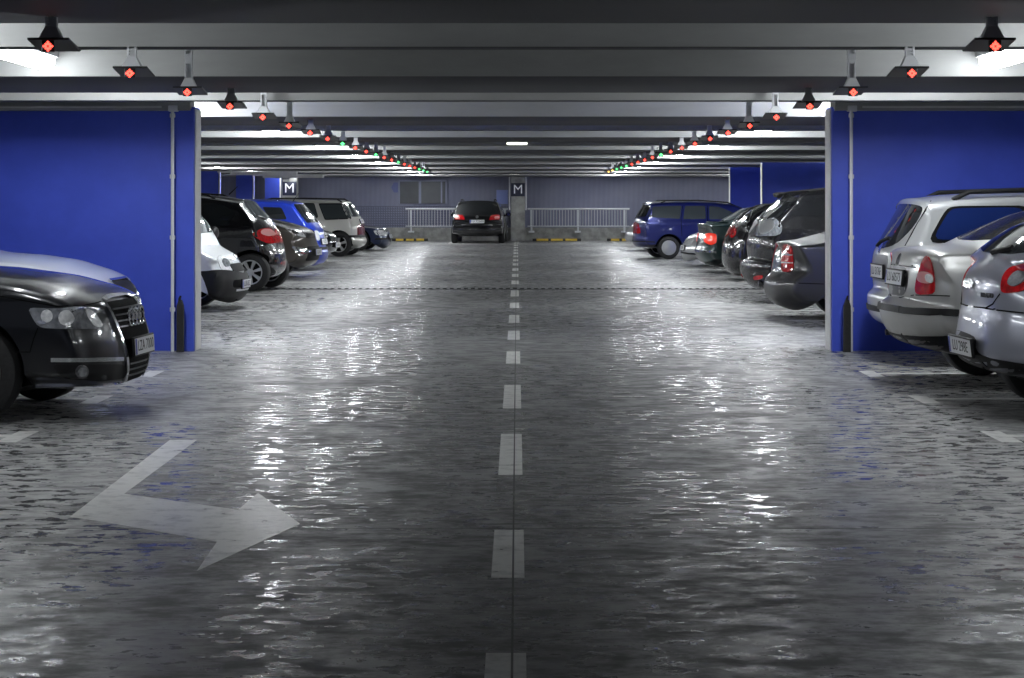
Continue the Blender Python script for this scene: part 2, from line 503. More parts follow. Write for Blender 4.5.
    def windscreen_far(s, zt, zb, w0=.52, w1=.66):
        s.patch('windscreen','F',[(-w1,zb),(w1,zb),(w0,zt),(-w0,zt)], M['glass'], rnd=1, mirror=False, step=.09)
        for sg in (1,-1):
            pass
        s.patch('headlight','F',[(.42,.60),(.74,.64),(.72,.76),(.48,.72)], M['lens'], rnd=1)
        s.patch('grille','F',[(-.35,.52),(.35,.52),(.38,.68),(-.38,.68)], M['blackplastic'], rnd=1, mirror=False)
# ------------------------------------------------------------------ cars
def Cs(car, seq):
    """outline: ('c',px,py,code..) traced in the car's centre plane or (u,z,code..) in metres"""
    out = []
    for p in seq:
        if p[0] == 'c':
            u, z = car.P(p[1]+car.shp, p[2]); out.append((u, z)+tuple(p[3:]))
        else: out.append(tuple(p))
    return out
c_ = 'c'
P_black = paint('black car paint', (.006,.006,.008), .2, .22, 1.)
P_audi = paint('graphite black car paint', (.006,.007,.010), .3, .28, .8)
P_silver = paint('silver car paint', (.48,.49,.50), .5, .32, .9)
P_silverdirt = paint('dusty silver car paint', (.47,.47,.46), .45, .36, .6, dirt=True)
P_greysilver = paint('cool grey silver car paint', (.32,.33,.385), .5, .30, .9)
P_pale = paint('pale blue silver car paint', (.66,.69,.74), .25, .3, .9)
P_white = paint('white car paint', (.70,.72,.74), 0., .3, .8)
P_brown = paint('brown grey car paint', (.105,.092,.080), .6, .3, .9)
P_blue = paint('bright blue car paint', (.015,.05,.52), .35, .28, .9)
P_champ = paint('champagne white car paint', (.62,.61,.57), .3, .32, .8)
P_navy = paint('navy car paint', (.012,.022,.07), .4, .28, .9)
P_focus = paint('deep blue car paint', (.012,.020,.15), .4, .28, .9)
P_green = paint('dark green car paint', (.010,.035,.035), .45, .28, .9)
P_wet = paint('rain beaded black car paint', (.008,.008,.010), .1, .25, .5, drops=True)
P_grey = paint('dark grey car paint', (.035,.035,.037), .1, .42, .3)

def tail_far(L, H):
    return [(L-1.0,H-.07,'r',.3),(L-.12,1.0,'t',.12),(L,.62,'n',.1),(L-.02,.42,'n',.1),(L-.12,.24,'n',.1),(L-.6,.2,'b',.1)]
def GF(L, H=1.46):
    return [(.8,.2,'b'),(.3,.21,'n'),(.05,.28,'n'),(0,.45,'n'),(.05,.62,'n'),(.2,.75,'h',.1),(.95,.92,'h'),(1.15,.96,'g'),(1.95,H-.05,'r',.3),(2.7,H,'r',.3)] + tail_far(L,H)

def side_glass(k, us, zb, zt, mat=None, lean=(.5,.35)):
    """door windows given in metres: us = list of (u0,u1) at the belt"""
    for i, (a, b) in enumerate(us):
        l0 = lean[0] if i == 0 else .06; l1 = lean[1] if i == len(us)-1 else .02
        k.patch('side_window','S',[(a,zb),(b,zb),(b-l1,zt),(a+l0,zt)], mat or M['glass'], rnd=2, step=.08)

# --- graphite saloon, nearest on the left
k = Car('car','black saloon nearest the camera in the left row, chrome framed grille facing the lane', -1, 14.3, 139, 4.92, .93, 4, P_audi)
k.p.update(belt0=.84, belt1=.98, pe=.10, ue=.9)
k.body(Cs(k,[(.9,.17,'b'),(.42,.18,'n'),(c_,129,380,'n'),(c_,136,376,'n'),(c_,139,356,'n',.04),(c_,137,337,'n',.04),(c_,131,317,'n'),(c_,126,306,'n',.05),(c_,120,300.5,'h'),(c_,108,293,'h'),(c_,92,285.5,'h'),(c_,56,275,'h'),(c_,0,267.5,'h'),
    (1.45,1.05,'g'),(2.3,1.44,'r',.3),(2.9,1.48,'r',.3),(3.5,1.43,'r',.3),(4.25,1.10,'g'),(4.8,1.06,'t'),(4.92,.85,'t'),(4.9,.5,'n'),(4.8,.24,'n'),(4.3,.19,'b')]), (k.P(-33,376,-.9)[0], 3.75), .34)
k.add_wheels('spoke10')
hl = k.patch('headlight','px',[(27,307.5),(58,308.5),(84,306),(93,309),(106,328.5),(80,329.2),(57,328.8),(38,327.5)], M['lensdark'], rnd=1, step=.04)
for h in hl[:1]: pass
for i,(cx,cy,rx,ry,m) in enumerate([(66,318,7.5,8,'lens'),(47,316,6,6.5,'lens')]):
    pp = [(cx+rx*math.cos(t*math.pi/8), cy+ry*math.sin(t*math.pi/8)) for t in range(16)]
    o = k.patch('lamp_reflector','px',pp, M[m], t=.010, rnd=0, step=.03)
    for q, h in zip(o, hl): q.parent = h
o = k.patch('turn_signal','px',[(83,308),(92,310),(104,327.5),(93,327.5)], M['lens'], t=.009, rnd=1, step=.04)
for q, h in zip(o, hl): q.parent = h
o = k.patch('lamp_reflector','px',[(37,320.5),(45,320.5),(47,324),(39,324)], M['reflector'], t=.011, rnd=1, step=.03)
for q, h in zip(o, hl): q.parent = h
k.patch('lower_intake','px',[(51,364),(125,364),(126.5,378),(100,381),(62,378)], M['blackplastic'], t=.004, rnd=1)
k.strip('chrome_strip','px',[[(51,359.8),(80,360),(122.5,359)]], .028, M['chrome'], t=.012)
fg = k.badge('px',(81.5,371.5),6.5,M['rimdark'],.010,'fog_lamp',True); k.badge('px',(81.5,371.5),4.6,M['lensdark'],.014,'fog_lens',True).parent = fg
# single frame grille
gr = k.patch('grille','E',[(-.37,.79),(.37,.79),(.36,.55),(.24,.24),(-.24,.24),(-.36,.55)], M['gap'], t=.012, rnd=1, mirror=False, step=.06)[0]
fr = [(-.37,.80),(-.2,.815),(.2,.815),(.37,.80),(.385,.72),(.36,.55),(.30,.38),(.24,.25)]
k.strip('grille_frame','E',[[(-p[0],p[1]) for p in fr[::-1][:6]]+fr], .038, M['chrome'], t=.022, parent=gr, mirror=False)
k.strip('grille_slat','E',[[(-.33,z),(.33,z)] for z in (.74,.70,.66,.62)]+[[(-.24,z),(.24,z)] for z in (.36,.32,.28)], .010, M['rimdark'], t=.020, parent=gr, mirror=False)
for v in (-.135,-.045,.045,.135):
    n = 20; bm = bmesh.new(); hit, nn = k.cast('E',(v,.685))
    ctr = k.loc(hit.x-.045, v, .685)
    bmesh.ops.create_circle(bm, segments=4, radius=.001); bm.clear()
    add_tube(bm, [ctr+Vector((0,.062*math.cos(2*math.pi*i/n),.062*math.sin(2*math.pi*i/n))) for i in range(n+1)], .010, 8, False)
    obj('ring_badge', bm, M['chrome'], gr)
k.plate(.475,'LZA 7000', du=.045, lean=.05)
k.strip('chrome_lip','E',[[(-.62,.235),(-.3,.225),(0,.222),(.3,.225),(.62,.235)]], .016, M['chrome'], t=.012, mirror=False)
k.strip('panel_seam','px',[[(118,296.5),(96,303),(84,305.5),(58,306.5),(20,300),(0,296)],[(38,328),(34,338),(30,352),(15,352)]], .008, M['gap'])
k.mirror(1.75,1.02,P_brown)
k.patch('windscreen','E',[(-.70,1.10),(.70,1.10),(.56,1.40),(-.56,1.40)], M['glass'], rnd=1, mirror=False, step=.09)
side_glass(k,[(1.75,2.65),(2.72,3.75)],1.02,1.36)
k.patch('tail_lamp','F',[(.45,.78),(.82,.80),(.82,.95),(.5,.94)], M['red'], rnd=1)

# --- silver car behind it
k = Car('car','silver car behind the black saloon, only its bonnet showing against the blue wall', -1, 18.55, 139, 4.5, .88, 2, P_pale, sh=-5)
k.p.update(belt0=.88, belt1=.98)
k.body(Cs(k,[(.9,.18,'b'),(.3,.2,'n'),(.05,.3,'n'),(0,.5,'n'),(c_,138.5,303,'n'),(c_,136,296,'n'),(c_,131.5,287,'n'),(c_,126,281.8,'h'),(c_,106,270.6,'h'),(c_,72.8,259.6,'h'),(c_,42,254.8,'h'),(c_,6,252,'h'),
    (1.42,1.06,'g'),(2.15,1.46,'r',.3),(2.9,1.49,'r',.3)]+tail_far(4.5,1.49)), (.92,3.55), .33)
k.add_wheels('spoke7')
gr = k.patch('grille','E',[(-.30,.76),(.30,.76),(.34,.62),(.26,.5),(-.26,.5),(-.34,.62)], M['blackplastic'], t=.012, rnd=1, mirror=False)[0]
k.strip('grille_frame','E',[[(-.31,.77),(.31,.77),(.35,.62),(.27,.49),(-.27,.49),(-.35,.62),(-.31,.77)]], .03, M['chrome'], t=.025, parent=gr, mirror=False)
k.patch('headlight','px',[(112,288),(122,289.5),(126,297),(119,299),(108,295)], M['lensdark'], rnd=1)
k.plate(.40,'LU 4417')
k.patch('windscreen','E',[(-.68,1.10),(.68,1.10),(.55,1.42),(-.55,1.42)], M['glass'], rnd=1, mirror=False, step=.09)
k.strip('wiper','E',[[(-.62,1.09),(-.1,1.105)],[(.05,1.09),(.6,1.10)]], .03, M['blackplastic'], t=.03, mirror=False)
side_glass(k,[(1.7,2.6),(2.67,3.6)],1.03,1.38)
k.mirror(1.75,1.03,P_pale)
k.patch('tail_lamp','F',[(.45,.78),(.78,.80),(.78,.95),(.5,.94)], M['red'], rnd=1)

# --- white van with black bumper
k = Car('van','small white van with a black plastic bumper just past the left blue wall', -1, 27.9, 249, 4.1, .86, 4, P_white, sh=-5)
k.p.update(belt0=.95, belt1=1.0, tum=.2)
k.body(Cs(k,[(.9,.24,'b'),(.4,.24,'n'),(c_,236,301,'n'),(c_,244.5,298,'n'),(c_,248.5,291,'n'),(c_,249,280,'n'),(c_,247.5,274,'n',.03),(c_,243.8,267,'n'),(c_,241,260.8,'n'),(c_,236.3,256.5,'h'),(c_,219.8,247,'h'),(c_,215,243.5,'g',.03),(c_,201,218.5,'g'),
    (1.0,1.60,'r',.2),(1.5,1.74,'r',.3),(3.8,1.72,'r',.15),(4.02,1.5,'t'),(4.1,.8,'t'),(4.1,.45,'n'),(4.0,.28,'n'),(3.5,.24,'b')]), (.80,3.35), .30)
k.add_wheels('cap')
k.patch('bumper','px',[(201,271),(222,270.5),(238,272.5),(249,275.5),(251,290),(246,299.5),(232,304),(216,306),(210,299),(207.5,290),(204,280),(200,272)], M['blackplastic'], t=.03, rnd=1)
hl = k.patch('headlight','px',[(216.5,255.8),(222,255),(231,258),(234.8,269.8),(228,270.4),(220.5,269.8)], M['lens'], rnd=1, step=.06)
o = k.patch('lamp_reflector','px',[(221,258.5),(227,258.5),(231,266),(224,267)], M['lensdark'], t=.01, rnd=2, step=.05)
for q, h in zip(o, hl): q.parent = h
k.patch('grille','E',[(-.36,.53),(.36,.53),(.38,.64),(-.38,.64)], M['blackplastic'], t=.01, rnd=1, mirror=False)
k.plate(.36,'LUB 83C', du=.035)
k.patch('lower_intake','E',[(-.5,.32),(.5,.32),(.5,.42),(-.5,.42)], M['gap'], t=.036, rnd=1, mirror=False)
k.strip('chrome_lip','E',[[(-.4,.285),(.4,.285)]], .03, M['rim'], t=.034, mirror=False)
k.patch('windscreen','E',[(-.66,1.06),(.66,1.06),(.60,1.55),(-.60,1.55)], M['glassgrey'], rnd=1, mirror=False, step=.09)
k.mirror(.62,1.05,M['blackplastic'],(.06,.09,.09))
k.patch('side_window','S',[(.78,1.04),(1.75,1.02),(1.75,1.5),(1.15,1.5)], M['glass'], rnd=1)
k.strip('panel_seam','S',[[(.75,.4),(.75,1.0)],[(1.8,.3),(1.8,1.6)]], .01, M['gap'])

# --- black hatchback, tail out
k = Car('car','black hatchback beside the white van, red and clear tail lamp towards the lane', -1, 34.2, 289.5, 4.25, .89, 6, P_black, sh=-6)
k.p.update(belt0=1.08, belt1=1.02, tum=.36)
k.body(Cs(k,[(.85,.24,'b'),(.5,.26,'n'),(c_,272,279,'n'),(c_,284,276,'n'),(c_,289,270,'n'),(c_,289.5,262,'n'),(c_,288.5,252,'n'),(c_,285,240,'t'),(c_,279.5,229,'t'),(c_,271.5,219,'g'),(c_,257,203.5,'g'),(c_,255,200.3,'r',.02),(c_,232,196.7,'r'),(c_,201,193,'r'),
    (2.3,1.66,'r',.3)]+k.front_far(1.6,2.7,1.1,1.06,.86)), (k.P(249.5,273.5,-.85)[0], 3.35), .315)
k.add_wheels('spoke7')
tl = k.patch('tail_lamp','px',[(251.5,234),(261,228.5),(270.5,228),(280,237),(280.3,242.5),(268,243.8),(257.5,239)], M['red'], rnd=1, step=.06)
o = k.patch('clear_lens','px',[(261.5,229.3),(270.2,228.8),(277,235),(268,236.5),(260,233.5)], M['redlite'], t=.010, rnd=1, step=.05)
for q, h in zip(o, tl): q.parent = h
k.patch('rear_window','E',[(-.62,1.22),(.62,1.22),(.52,1.50),(-.52,1.50)], M['glassgrey'], rnd=1, mirror=False)
k.patch('side_window','px',[(203,205),(222,204),(236,213),(226,226),(203,225)], M['glass'], rnd=1)
side_glass(k,[(2.0,3.0)],1.10,1.48)
k.strip('window_trim','px',[[(247,203.5),(255,215),(262.5,227)]], .022, M['chrome'], t=.008)
k.strip('panel_seam','px',[[(264,243.5),(262,256),(262,272)]], .012, M['gap'])
k.patch('bumper_reflector','px',[(281,262),(285,261),(285.5,264),(281.5,265)], M['red'], rnd=1, step=.05)
bm = bmesh.new(); add_tube(bm,[k.loc(.95,0,1.62),k.loc(.80,0,1.76)],[.012,.005],6); obj('aerial',bm,M['blackplastic'],k.root)
k.rails([1.05,1.2,2.0,2.3],.55,M['blackplastic'],.05)
k.strip('wiper','E',[[(0,1.2),(-.38,1.25)]], .02, M['blackplastic'], t=.02, mirror=False)
k.windscreen_far(1.50,1.14)

# --- brown grey crossover, nose out
k = Car('car','brown grey crossover between black hatchback and bright blue car, nose to the lane', -1, 39.6, 321.5, 4.4, .90, 7, P_brown, sh=-4)
k.p.update(belt0=.96, belt1=1.05)
k.body(Cs(k,[(.85,.27,'b'),(.45,.28,'n'),(c_,306,269,'n'),(c_,316.5,264.5,'n'),(c_,320.8,258,'n'),(c_,321.5,251,'n'),(c_,319,244,'n'),(c_,316,236,'n'),(c_,313.5,232,'h'),(c_,306,227.6,'h'),(c_,292,222.5,'h'),(c_,275,218.5,'h'),
    (1.35,1.15,'g'),(2.05,1.56,'r',.3),(2.8,1.60,'r',.3)]+tail_far(4.4,1.60)), (.95,3.55), .34)
k.add_wheels('spoke5')
hl = k.patch('headlight','px',[(284,227.2),(295,229.5),(303,233),(306.5,237.5),(300,236.5),(290.5,232.5)], M['lens'], rnd=1, step=.05)
o = k.patch('lamp_reflector','px',[(291,229.8),(296.5,231),(299.5,234.3),(293.5,233)], M['gap'], t=.010, rnd=1, step=.04)
for q, h in zip(o, hl): q.parent = h
k.patch('fog_lamp_trim','px',[(291,246),(302,248),(312.5,251),(303,254.5),(299,256)], M['reflector'], rnd=1, step=.05, t=.012)
k.patch('grille','E',[(-.40,.78),(.40,.78),(.44,.93),(-.44,.93)], M['blackplastic'], t=.01, rnd=1, mirror=False)
k.strip('grille_bar','E',[[(-.4,.86),(.4,.86)]], .03, M['chrome'], t=.02, mirror=False)
k.plate(.50,'LU 61C', du=.03)
k.patch('lower_intake','E',[(-.55,.34),(.55,.34),(.50,.62),(-.50,.62)], M['blackplastic'], t=.006, rnd=1, mirror=False)
k.patch('windscreen','E',[(-.68,1.18),(.68,1.18),(.56,1.52),(-.56,1.52)], M['glass'], rnd=1, mirror=False, step=.09)
side_glass(k,[(1.65,2.55),(2.62,3.6)],1.10,1.48)
k.mirror(1.7,1.10,P_brown)

# --- bright blue hatchback, tail out
k = Car('car','bright blue hatchback beyond the brown grey crossover with sloping rear window', -1, 43.8, 330.3, 4.2, .85, 7, P_blue, sh=-4)
k.p.update(belt0=.98, belt1=.98, tum=.30)
k.body(Cs(k,[(.8,.24,'b'),(.4,.26,'n'),(c_,318,266.5,'n'),(c_,327,263,'n'),(c_,330,257,'n'),(c_,330.3,251,'n'),(c_,328,246,'n'),(c_,326.4,238,'t'),(c_,325,230,'t'),(c_,320,223.5,'g'),(c_,305,205,'g'),(c_,303,202.2,'r',.02),(c_,292,200,'r'),(c_,262,198.8,'r'),
    (2.4,1.54,'r',.3)]+k.front_far(1.52,2.6)), (.85,3.4), .31)
k.add_wheels('cap')
k.patch('side_window','px',[(262,207),(281.5,207.5),(287,219.5),(270,219)], M['glass'], rnd=1, step=.06)
side_glass(k,[(1.95,2.85)],1.05,1.42)
k.patch('rear_window','E',[(-.62,1.04),(.62,1.04),(.54,1.44),(-.54,1.44)], M['glass'], rnd=1, mirror=False)
k.strip('window_trim','px',[[(304,205.5),(312,214),(319,223.5)]], .02, M['chrome'], t=.01)
k.patch('tail_lamp','px',[(314,230),(318,230.5),(320,240),(317,241)], M['lens'], rnd=1, step=.05)
k.plate(.62,'LU 27K', du=.03)
k.strip('bumper_trim','E',[[(-.6,.48),(.6,.48)]], .05, M['blackplastic'], t=.02, mirror=False)
bm = bmesh.new(); add_tube(bm,[k.loc(.75,0,1.5),k.loc(.62,0,1.68)],[.012,.005],6); obj('aerial',bm,M['blackplastic'],k.root)

# --- dark car mostly hidden
k = Car('car','dark car mostly hidden behind the bright blue hatchback, white plate peeking out', -1, 49.0, 337, 4.2, .85, 6, P_black)
k.body(GF(4.2), (.85,3.4), .31); k.add_wheels('spoke5')
k.plate(.44,'LU 90A', du=.03)
k.patch('headlight','S',[(.12,.62),(.45,.68),(.6,.76),(.2,.74)], M['lens'], rnd=1)
k.patch('grille','E',[(-.4,.56),(.4,.56),(.42,.68),(-.42,.68)], M['chrome'], rnd=1, mirror=False)
k.patch('windscreen','E',[(-.66,1.0),(.66,1.0),(.54,1.38),(-.54,1.38)], M['glass'], rnd=1, mirror=False, step=.09)
side_glass(k,[(1.6,2.5),(2.57,3.4)],1.0,1.34)

# --- champagne SUV
k = Car('car','champagne white off-roader with black roof rails and dark red tail lamp', -1, 55.4, 368.7, 4.6, .93, 5, P_champ, sh=-3)
k.p.update(belt0=1.02, belt1=1.0, tum=.22)
k.body(Cs(k,[(.9,.38,'b'),(c_,348,249.6,'n'),(c_,361,248,'n'),(c_,367,245.5,'n'),(c_,368.7,242,'n'),(c_,368.4,239,'n'),(c_,366.3,236.5,'t'),(c_,365.8,225.5,'t'),(c_,363,218,'t'),(c_,353.8,203.5,'t'),(c_,351,201.3,'r',.03),(c_,344,200.3,'r'),(c_,304,199.5,'r'),
    (2.6,1.55,'r',.3)]+k.front_far(1.53,3.0,1.1,1.08,.88)), (.60, 3.75), .34, arch=.03)
k.add_wheels('spoke5', inset=-.02)
for nm, pl in (('side_window',[(319.2,204.3),(344.3,204.3),(351,218.2),(325.3,219.2)]),('side_window',[(303.5,204),(314,204),(318,217),(306,219)])):
    w = k.patch('window_seal','px',[(px+(px-sum(q[0] for q in pl)/4)*.06, py+(py-212)*.12) for px,py in pl], M['gap'], t=.004, rnd=1, step=.06)
    g = k.patch(nm,'px',pl, M['glassgrey'], t=.008, rnd=1, step=.06)
    for a, b in zip(w, g): a.parent = b
k.patch('rear_window','E',[(-.66,1.08),(.66,1.08),(.60,1.45),(-.60,1.45)], M['glassgrey'], rnd=1, mirror=False)
k.patch('tail_lamp','px',[(357.3,224.3),(365.5,224.3),(366,236.3),(357.3,236.3)], pmat('dark red lamp lens',(.18,.012,.02),.15,0,.8), rnd=1, step=.06)
k.strip('side_moulding','px',[[(328,236.6),(350,236.5),(366,236)]], .07, M['blackplastic'], t=.012)
k.rails([.55,.7,1.6,2.5,2.9],.62,M['blackplastic'],.07,.022)
k.plate(.95,'LSW 44', du=.02)
side_glass(k,[(2.0,2.9)],1.06,1.44,lean=(.06,.35))
k.strip('panel_seam','S',[[(1.2,.5),(1.2,1.0)],[(1.95,.4),(1.95,1.4)],[(2.95,.4),(2.95,1.1)]], .012, M['gap'])

# --- navy saloon nose
k = Car('car','low navy saloon nose in front of the champagne off-roader, last in the left row', -1, 61.8, 392.4, 4.5, .88, 5, P_navy, sh=-2)
k.p.update(belt0=.76, belt1=.92)
k.body(Cs(k,[(.8,.2,'b'),(.4,.2,'n'),(c_,386,249,'n'),(c_,391,246.5,'n'),(c_,392.4,242,'n'),(c_,392,236,'n'),(c_,390,231,'n'),(c_,386,228,'h'),(c_,377,226.4,'h'),(c_,366,225,'h'),
    (1.3,.92,'g'),(2.0,1.36,'r',.3),(2.7,1.40,'r',.3)]+tail_far(4.5,1.40)), (.85,3.5), .31)
k.add_wheels('spoke5')
k.patch('headlight','px',[(373,230.5),(380,230),(388,231),(387,235.5),(376,235)], M['lens'], rnd=1, step=.06)
k.patch('grille','E',[(-.3,.55),(.3,.55),(.32,.66),(-.32,.66)], M['chrome'], rnd=1, mirror=False)
k.strip('bumper_trim','px',[[(375,239),(391,238.5)]], .05, M['blackplastic'], t=.014)
k.plate(.42,'LU 3308', du=.02)
k.patch('windscreen','E',[(-.66,.97),(.66,.97),(.54,1.32),(-.54,1.32)], M['glass'], rnd=1, mirror=False, step=.09)
side_glass(k,[(1.7,2.6),(2.67,3.5)],.95,1.28)

# --- black estate by the far wall
k = Car('car','black estate car parked against the far wall beside the central concrete column', 1, 0, 0, 4.7, .95, 88.5, P_black, place=(-1.43,71.3))
k.p.update(belt0=.98, belt1=.98, tum=.36)
k.body([(.8,.24,'b'),(.2,.25,'n'),(.03,.33,'n'),(0,.5,'n'),(.05,.68,'n',.03),(.10,.74,'t'),(.15,1.0,'t'),(.45,1.46,'t'),(.48,1.53,'r',.03),(1.3,1.56,'r',.3),(2.4,1.54,'r',.3)]+k.front_far(1.5,2.9), (1.0,3.75), .34)
k.add_wheels('spoke5', inset=-.03)
tl = k.patch('tail_lamp','E',[(.42,.84),(.80,.86),(.80,1.03),(.50,1.02)], M['red'], rnd=1, step=.05)
o = k.patch('clear_lens','E',[(.62,.88),(.79,.89),(.79,.98),(.62,.97)], M['redlite'], t=.012, rnd=1, step=.05)
for q, h in zip(o, tl): q.parent = h
k.patch('rear_window','E',[(-.66,1.08),(.66,1.08),(.55,1.45),(-.55,1.45)], M['glass'], rnd=1, mirror=False)
k.badge('E',(0,.95),.055,M['chrome'])
k.plate(.78,'LU 7254N', du=.02)
k.strip('chrome_strip','E',[[(-.55,.66),(.55,.66)]], .02, M['chrome'], t=.01, mirror=False)
k.rails([.6,.75,1.8,2.7,2.85],.60,M['blackplastic'],.06,.02)
k.mirror(3.15,1.02,P_black)
side_glass(k,[(.6,1.5),(1.56,2.4),(2.46,3.3)],1.04,1.42)
k.strip('panel_seam','E',[[(-.7,.70),(.7,.70)]], .015, M['gap'], mirror=False)
k.windscreen_far(1.40,1.04)

# ================================================================== right row
DEF['t'] = (.34,.10); DEF['n'] = (.25,.10)
# --- compact hatch nearest the camera
k = Car('car','grey silver hatchback nearest the camera in the right row, round red tail lamp', 1, 14.1, 953, 4.33, .90, 4, P_greysilver, sh=11)
k.p.update(belt0=1.02, belt1=.95, tum=.40)
k.body(Cs(k,[(.9,.22,'b'),(.5,.23,'n'),(c_,967,367,'n'),(c_,957,361,'n'),(c_,953,352,'n'),(c_,954,336,'n',.04),(c_,956.8,318,'n'),(c_,960,305,'n',.04),(c_,961,286,'t'),(c_,964.6,271.5,'t'),(c_,973,261,'t'),(c_,984.5,253,'g',.04),(c_,1006,236,'g'),(c_,1030,220,'g',.1),
    (.95,1.47,'r',.3),(1.7,1.52,'r',.3)]+k.front_far(1.48,2.4)), (.83,3.42), .33)
k.add_wheels('spoke5')
tl = k.patch('tail_lamp','px',[(1001.3,288),(1003,276),(1011,267),(1024,263),(1040,261),(1046,270),(1040,284),(1024,291),(1010,293.5),(1003,293)], M['red'], rnd=1, step=.045, t=.012)
o = k.patch('clear_lens','px',[(1008,284),(1013,275),(1024,270),(1030,272),(1024,284),(1014,288)], M['lensdark'], t=.022, rnd=1, step=.04)
for q, h in zip(o, tl): q.parent = h
k.patch('rear_window','E',[(-.60,1.16),(-.3,1.135),(.3,1.135),(.60,1.16),(.54,1.41),(-.54,1.41)], M['glass'], rnd=1, mirror=False, step=.07)
k.strip('wiper','E',[[(.02,1.13),(-.25,1.17)]], .03, M['blackplastic'], t=.03, mirror=False)
side_glass(k,[(.75,1.5),(1.56,2.6)],1.05,1.40)
k.badge('px',(969.5,283.5),5.2,M['chrome'],.014,'badge')
k.plate(.485,'LU 298E', du=.03, lean=-.12)
k.patch('plate_recess','px',[(955,329),(962,331),(977,337),(975,350),(986,358),(992,361),(970,360),(958,354),(953,350)], M['blackplastic'], t=.003, rnd=1, mirror=False, step=.045)
k.patch('lower_bumper','px',[(954,352),(975,352),(990,358.5),(1024,364),(1040,366),(1040,378),(1024,382),(1008,382.5),(985,379),(965,370)], M['blackplastic'], t=.006, rnd=1, step=.05)
k.strip('panel_seam','px',[[(960,303),(975,307),(986,308),(993,304),(1000,294)],[(986,308.5),(1000,310.5),(1024,313)]], .010, M['gap'])
# model lettering on the tailgate
hit, n = k.cast('px',(987.5,295.5))
o = text_mesh('BRAVO', .05, .004, M['rimdark'], k.root)
nn = Vector((k.d*n.x, n.y, n.z)); up = Vector((0,0,1)); up = (up - nn*up.dot(nn)).normalized(); rt = up.cross(nn)
mt = Matrix((rt,up,nn)).transposed().to_4x4(); mt.translation = k.loc(hit.x,hit.y,hit.z)+nn*.004; o.matrix_local = mt

DEF['t'] = (.24,.10); DEF['n'] = (.22,.10)
# --- silver saloon
k = Car('car','dirty silver saloon second in the right row, tall red and clear tail lamp', 1, 16.5, 876.5, 4.7, .87, 3.5, P_silverdirt, sh=8)
k.p.update(belt0=.98, belt1=.95, tum=.40)
k.body(Cs(k,[(.95,.22,'b'),(.55,.24,'n'),(c_,905,345,'n'),(c_,889,339,'n'),(c_,880,324,'n'),(c_,876.5,308,'n'),(c_,878,303,'n',.03),(c_,887.6,296.5,'n',.02),(c_,886.8,292,'t',.02),(c_,886.5,286,'t'),(c_,888.3,268.5,'t'),(c_,891,258,'t'),(c_,895.5,250,'h',.05),(c_,908,246.3,'h'),(c_,927,245.5,'h'),(c_,950,243.6,'g'),(c_,985,227,'g'),(c_,1024,210,'g',.2),
    (1.75,1.52,'r',.3),(2.3,1.54,'r',.3)]+k.front_far(1.5,2.9)), (1.0,3.7), .33)
k.add_wheels('spoke7')
tl = k.patch('tail_lamp','px',[(915,294.5),(916.5,281),(920.5,267),(924.5,256.5),(929,256),(932.5,264),(935,278),(935.3,294.5)], M['red'], rnd=1, step=.035, t=.010)
o = k.patch('clear_lens','px',[(917.5,281),(919.5,271),(934,273),(935,283),(927,284)], M['redlite'], t=.015, rnd=1, step=.03)
for q, h in zip(o, tl): q.parent = h
o = k.patch('turn_lens','px',[(926,274),(934,274.5),(934.8,283.5),(927,282)], M['lens'], t=.017, rnd=1, step=.03)
for q, h in zip(o, tl): q.parent = h
k.strip('bumper_strip','px',[[(876.5,304.5),(886,307.2),(905,310.5),(930,312),(960,313)]], .055, M['blackplastic'], t=.014)
k.patch('lower_bumper','px',[(881,330),(900,335),(925,336.5),(965,336),(965,352),(930,352),(905,347),(886,339)], M['blackplastic'], t=.005, rnd=1, step=.05)
k.patch('plate_panel','px',[(889,262),(906,266),(909,280),(904,297),(888,294),(887,282)], M['rimdark'], t=.002, rnd=1, mirror=False, step=.04)
k.plate(.875,'LU 60573', du=.012)
k.patch('rear_window','E',[(-.60,1.20),(-.2,1.18),(.2,1.18),(.60,1.20),(.52,1.47),(-.52,1.47)], M['glassdrops'], rnd=1, mirror=False, step=.07)
side_glass(k,[(1.5,2.2),(2.27,3.2)],1.06,1.42)
k.badge('E',(0,1.02),.05,M['chrome'])
k.strip('panel_seam','px',[[(890,262.5),(900,265.5),(916,267.5)],[(916,295),(950,296)],[(887,294.5),(900,297.5),(914,295)]], .008, M['gap'])
k.windscreen_far(1.46,1.06)

DEF['t'] = (.13,.08); DEF['n'] = (.17,.09)
# --- silver estate
k = Car('car','silver estate car against the right blue wall with black roof rails', 1, 18.85, 865.3, 4.7, .87, 1.5, P_silver, sh=6)
k.p.update(belt0=1.04, belt1=.98, tum=.24)
k.body(Cs(k,[(.95,.24,'b'),(.5,.26,'n'),(c_,888,328,'n'),(c_,874,323,'n'),(c_,867.3,316,'n'),(c_,865.3,302,'n'),(c_,866,294,'n',.03),(c_,872,288,'n',.03),(c_,872.4,283,'t'),(c_,871.5,268.5,'t'),(c_,873.2,251,'t'),(c_,876,245.5,'t'),(c_,885.5,229,'t'),(c_,900,202.5,'t'),(c_,901.6,198.4,'r',.03),(c_,931,195,'r'),(c_,966,192.8,'r'),(c_,1024,191,'r'),
    (2.6,1.60,'r',.3)]+k.front_far(1.57,2.95)), (1.0,3.7), .33)
k.add_wheels('spoke5')
k.patch('rear_window','px',[(901.5,203.5),(920,205),(923.7,209),(914.8,226),(895.4,245.5),(879.5,249),(877.3,246.5),(886.5,230),(898,209)], M['glass'], rnd=2, step=.04)
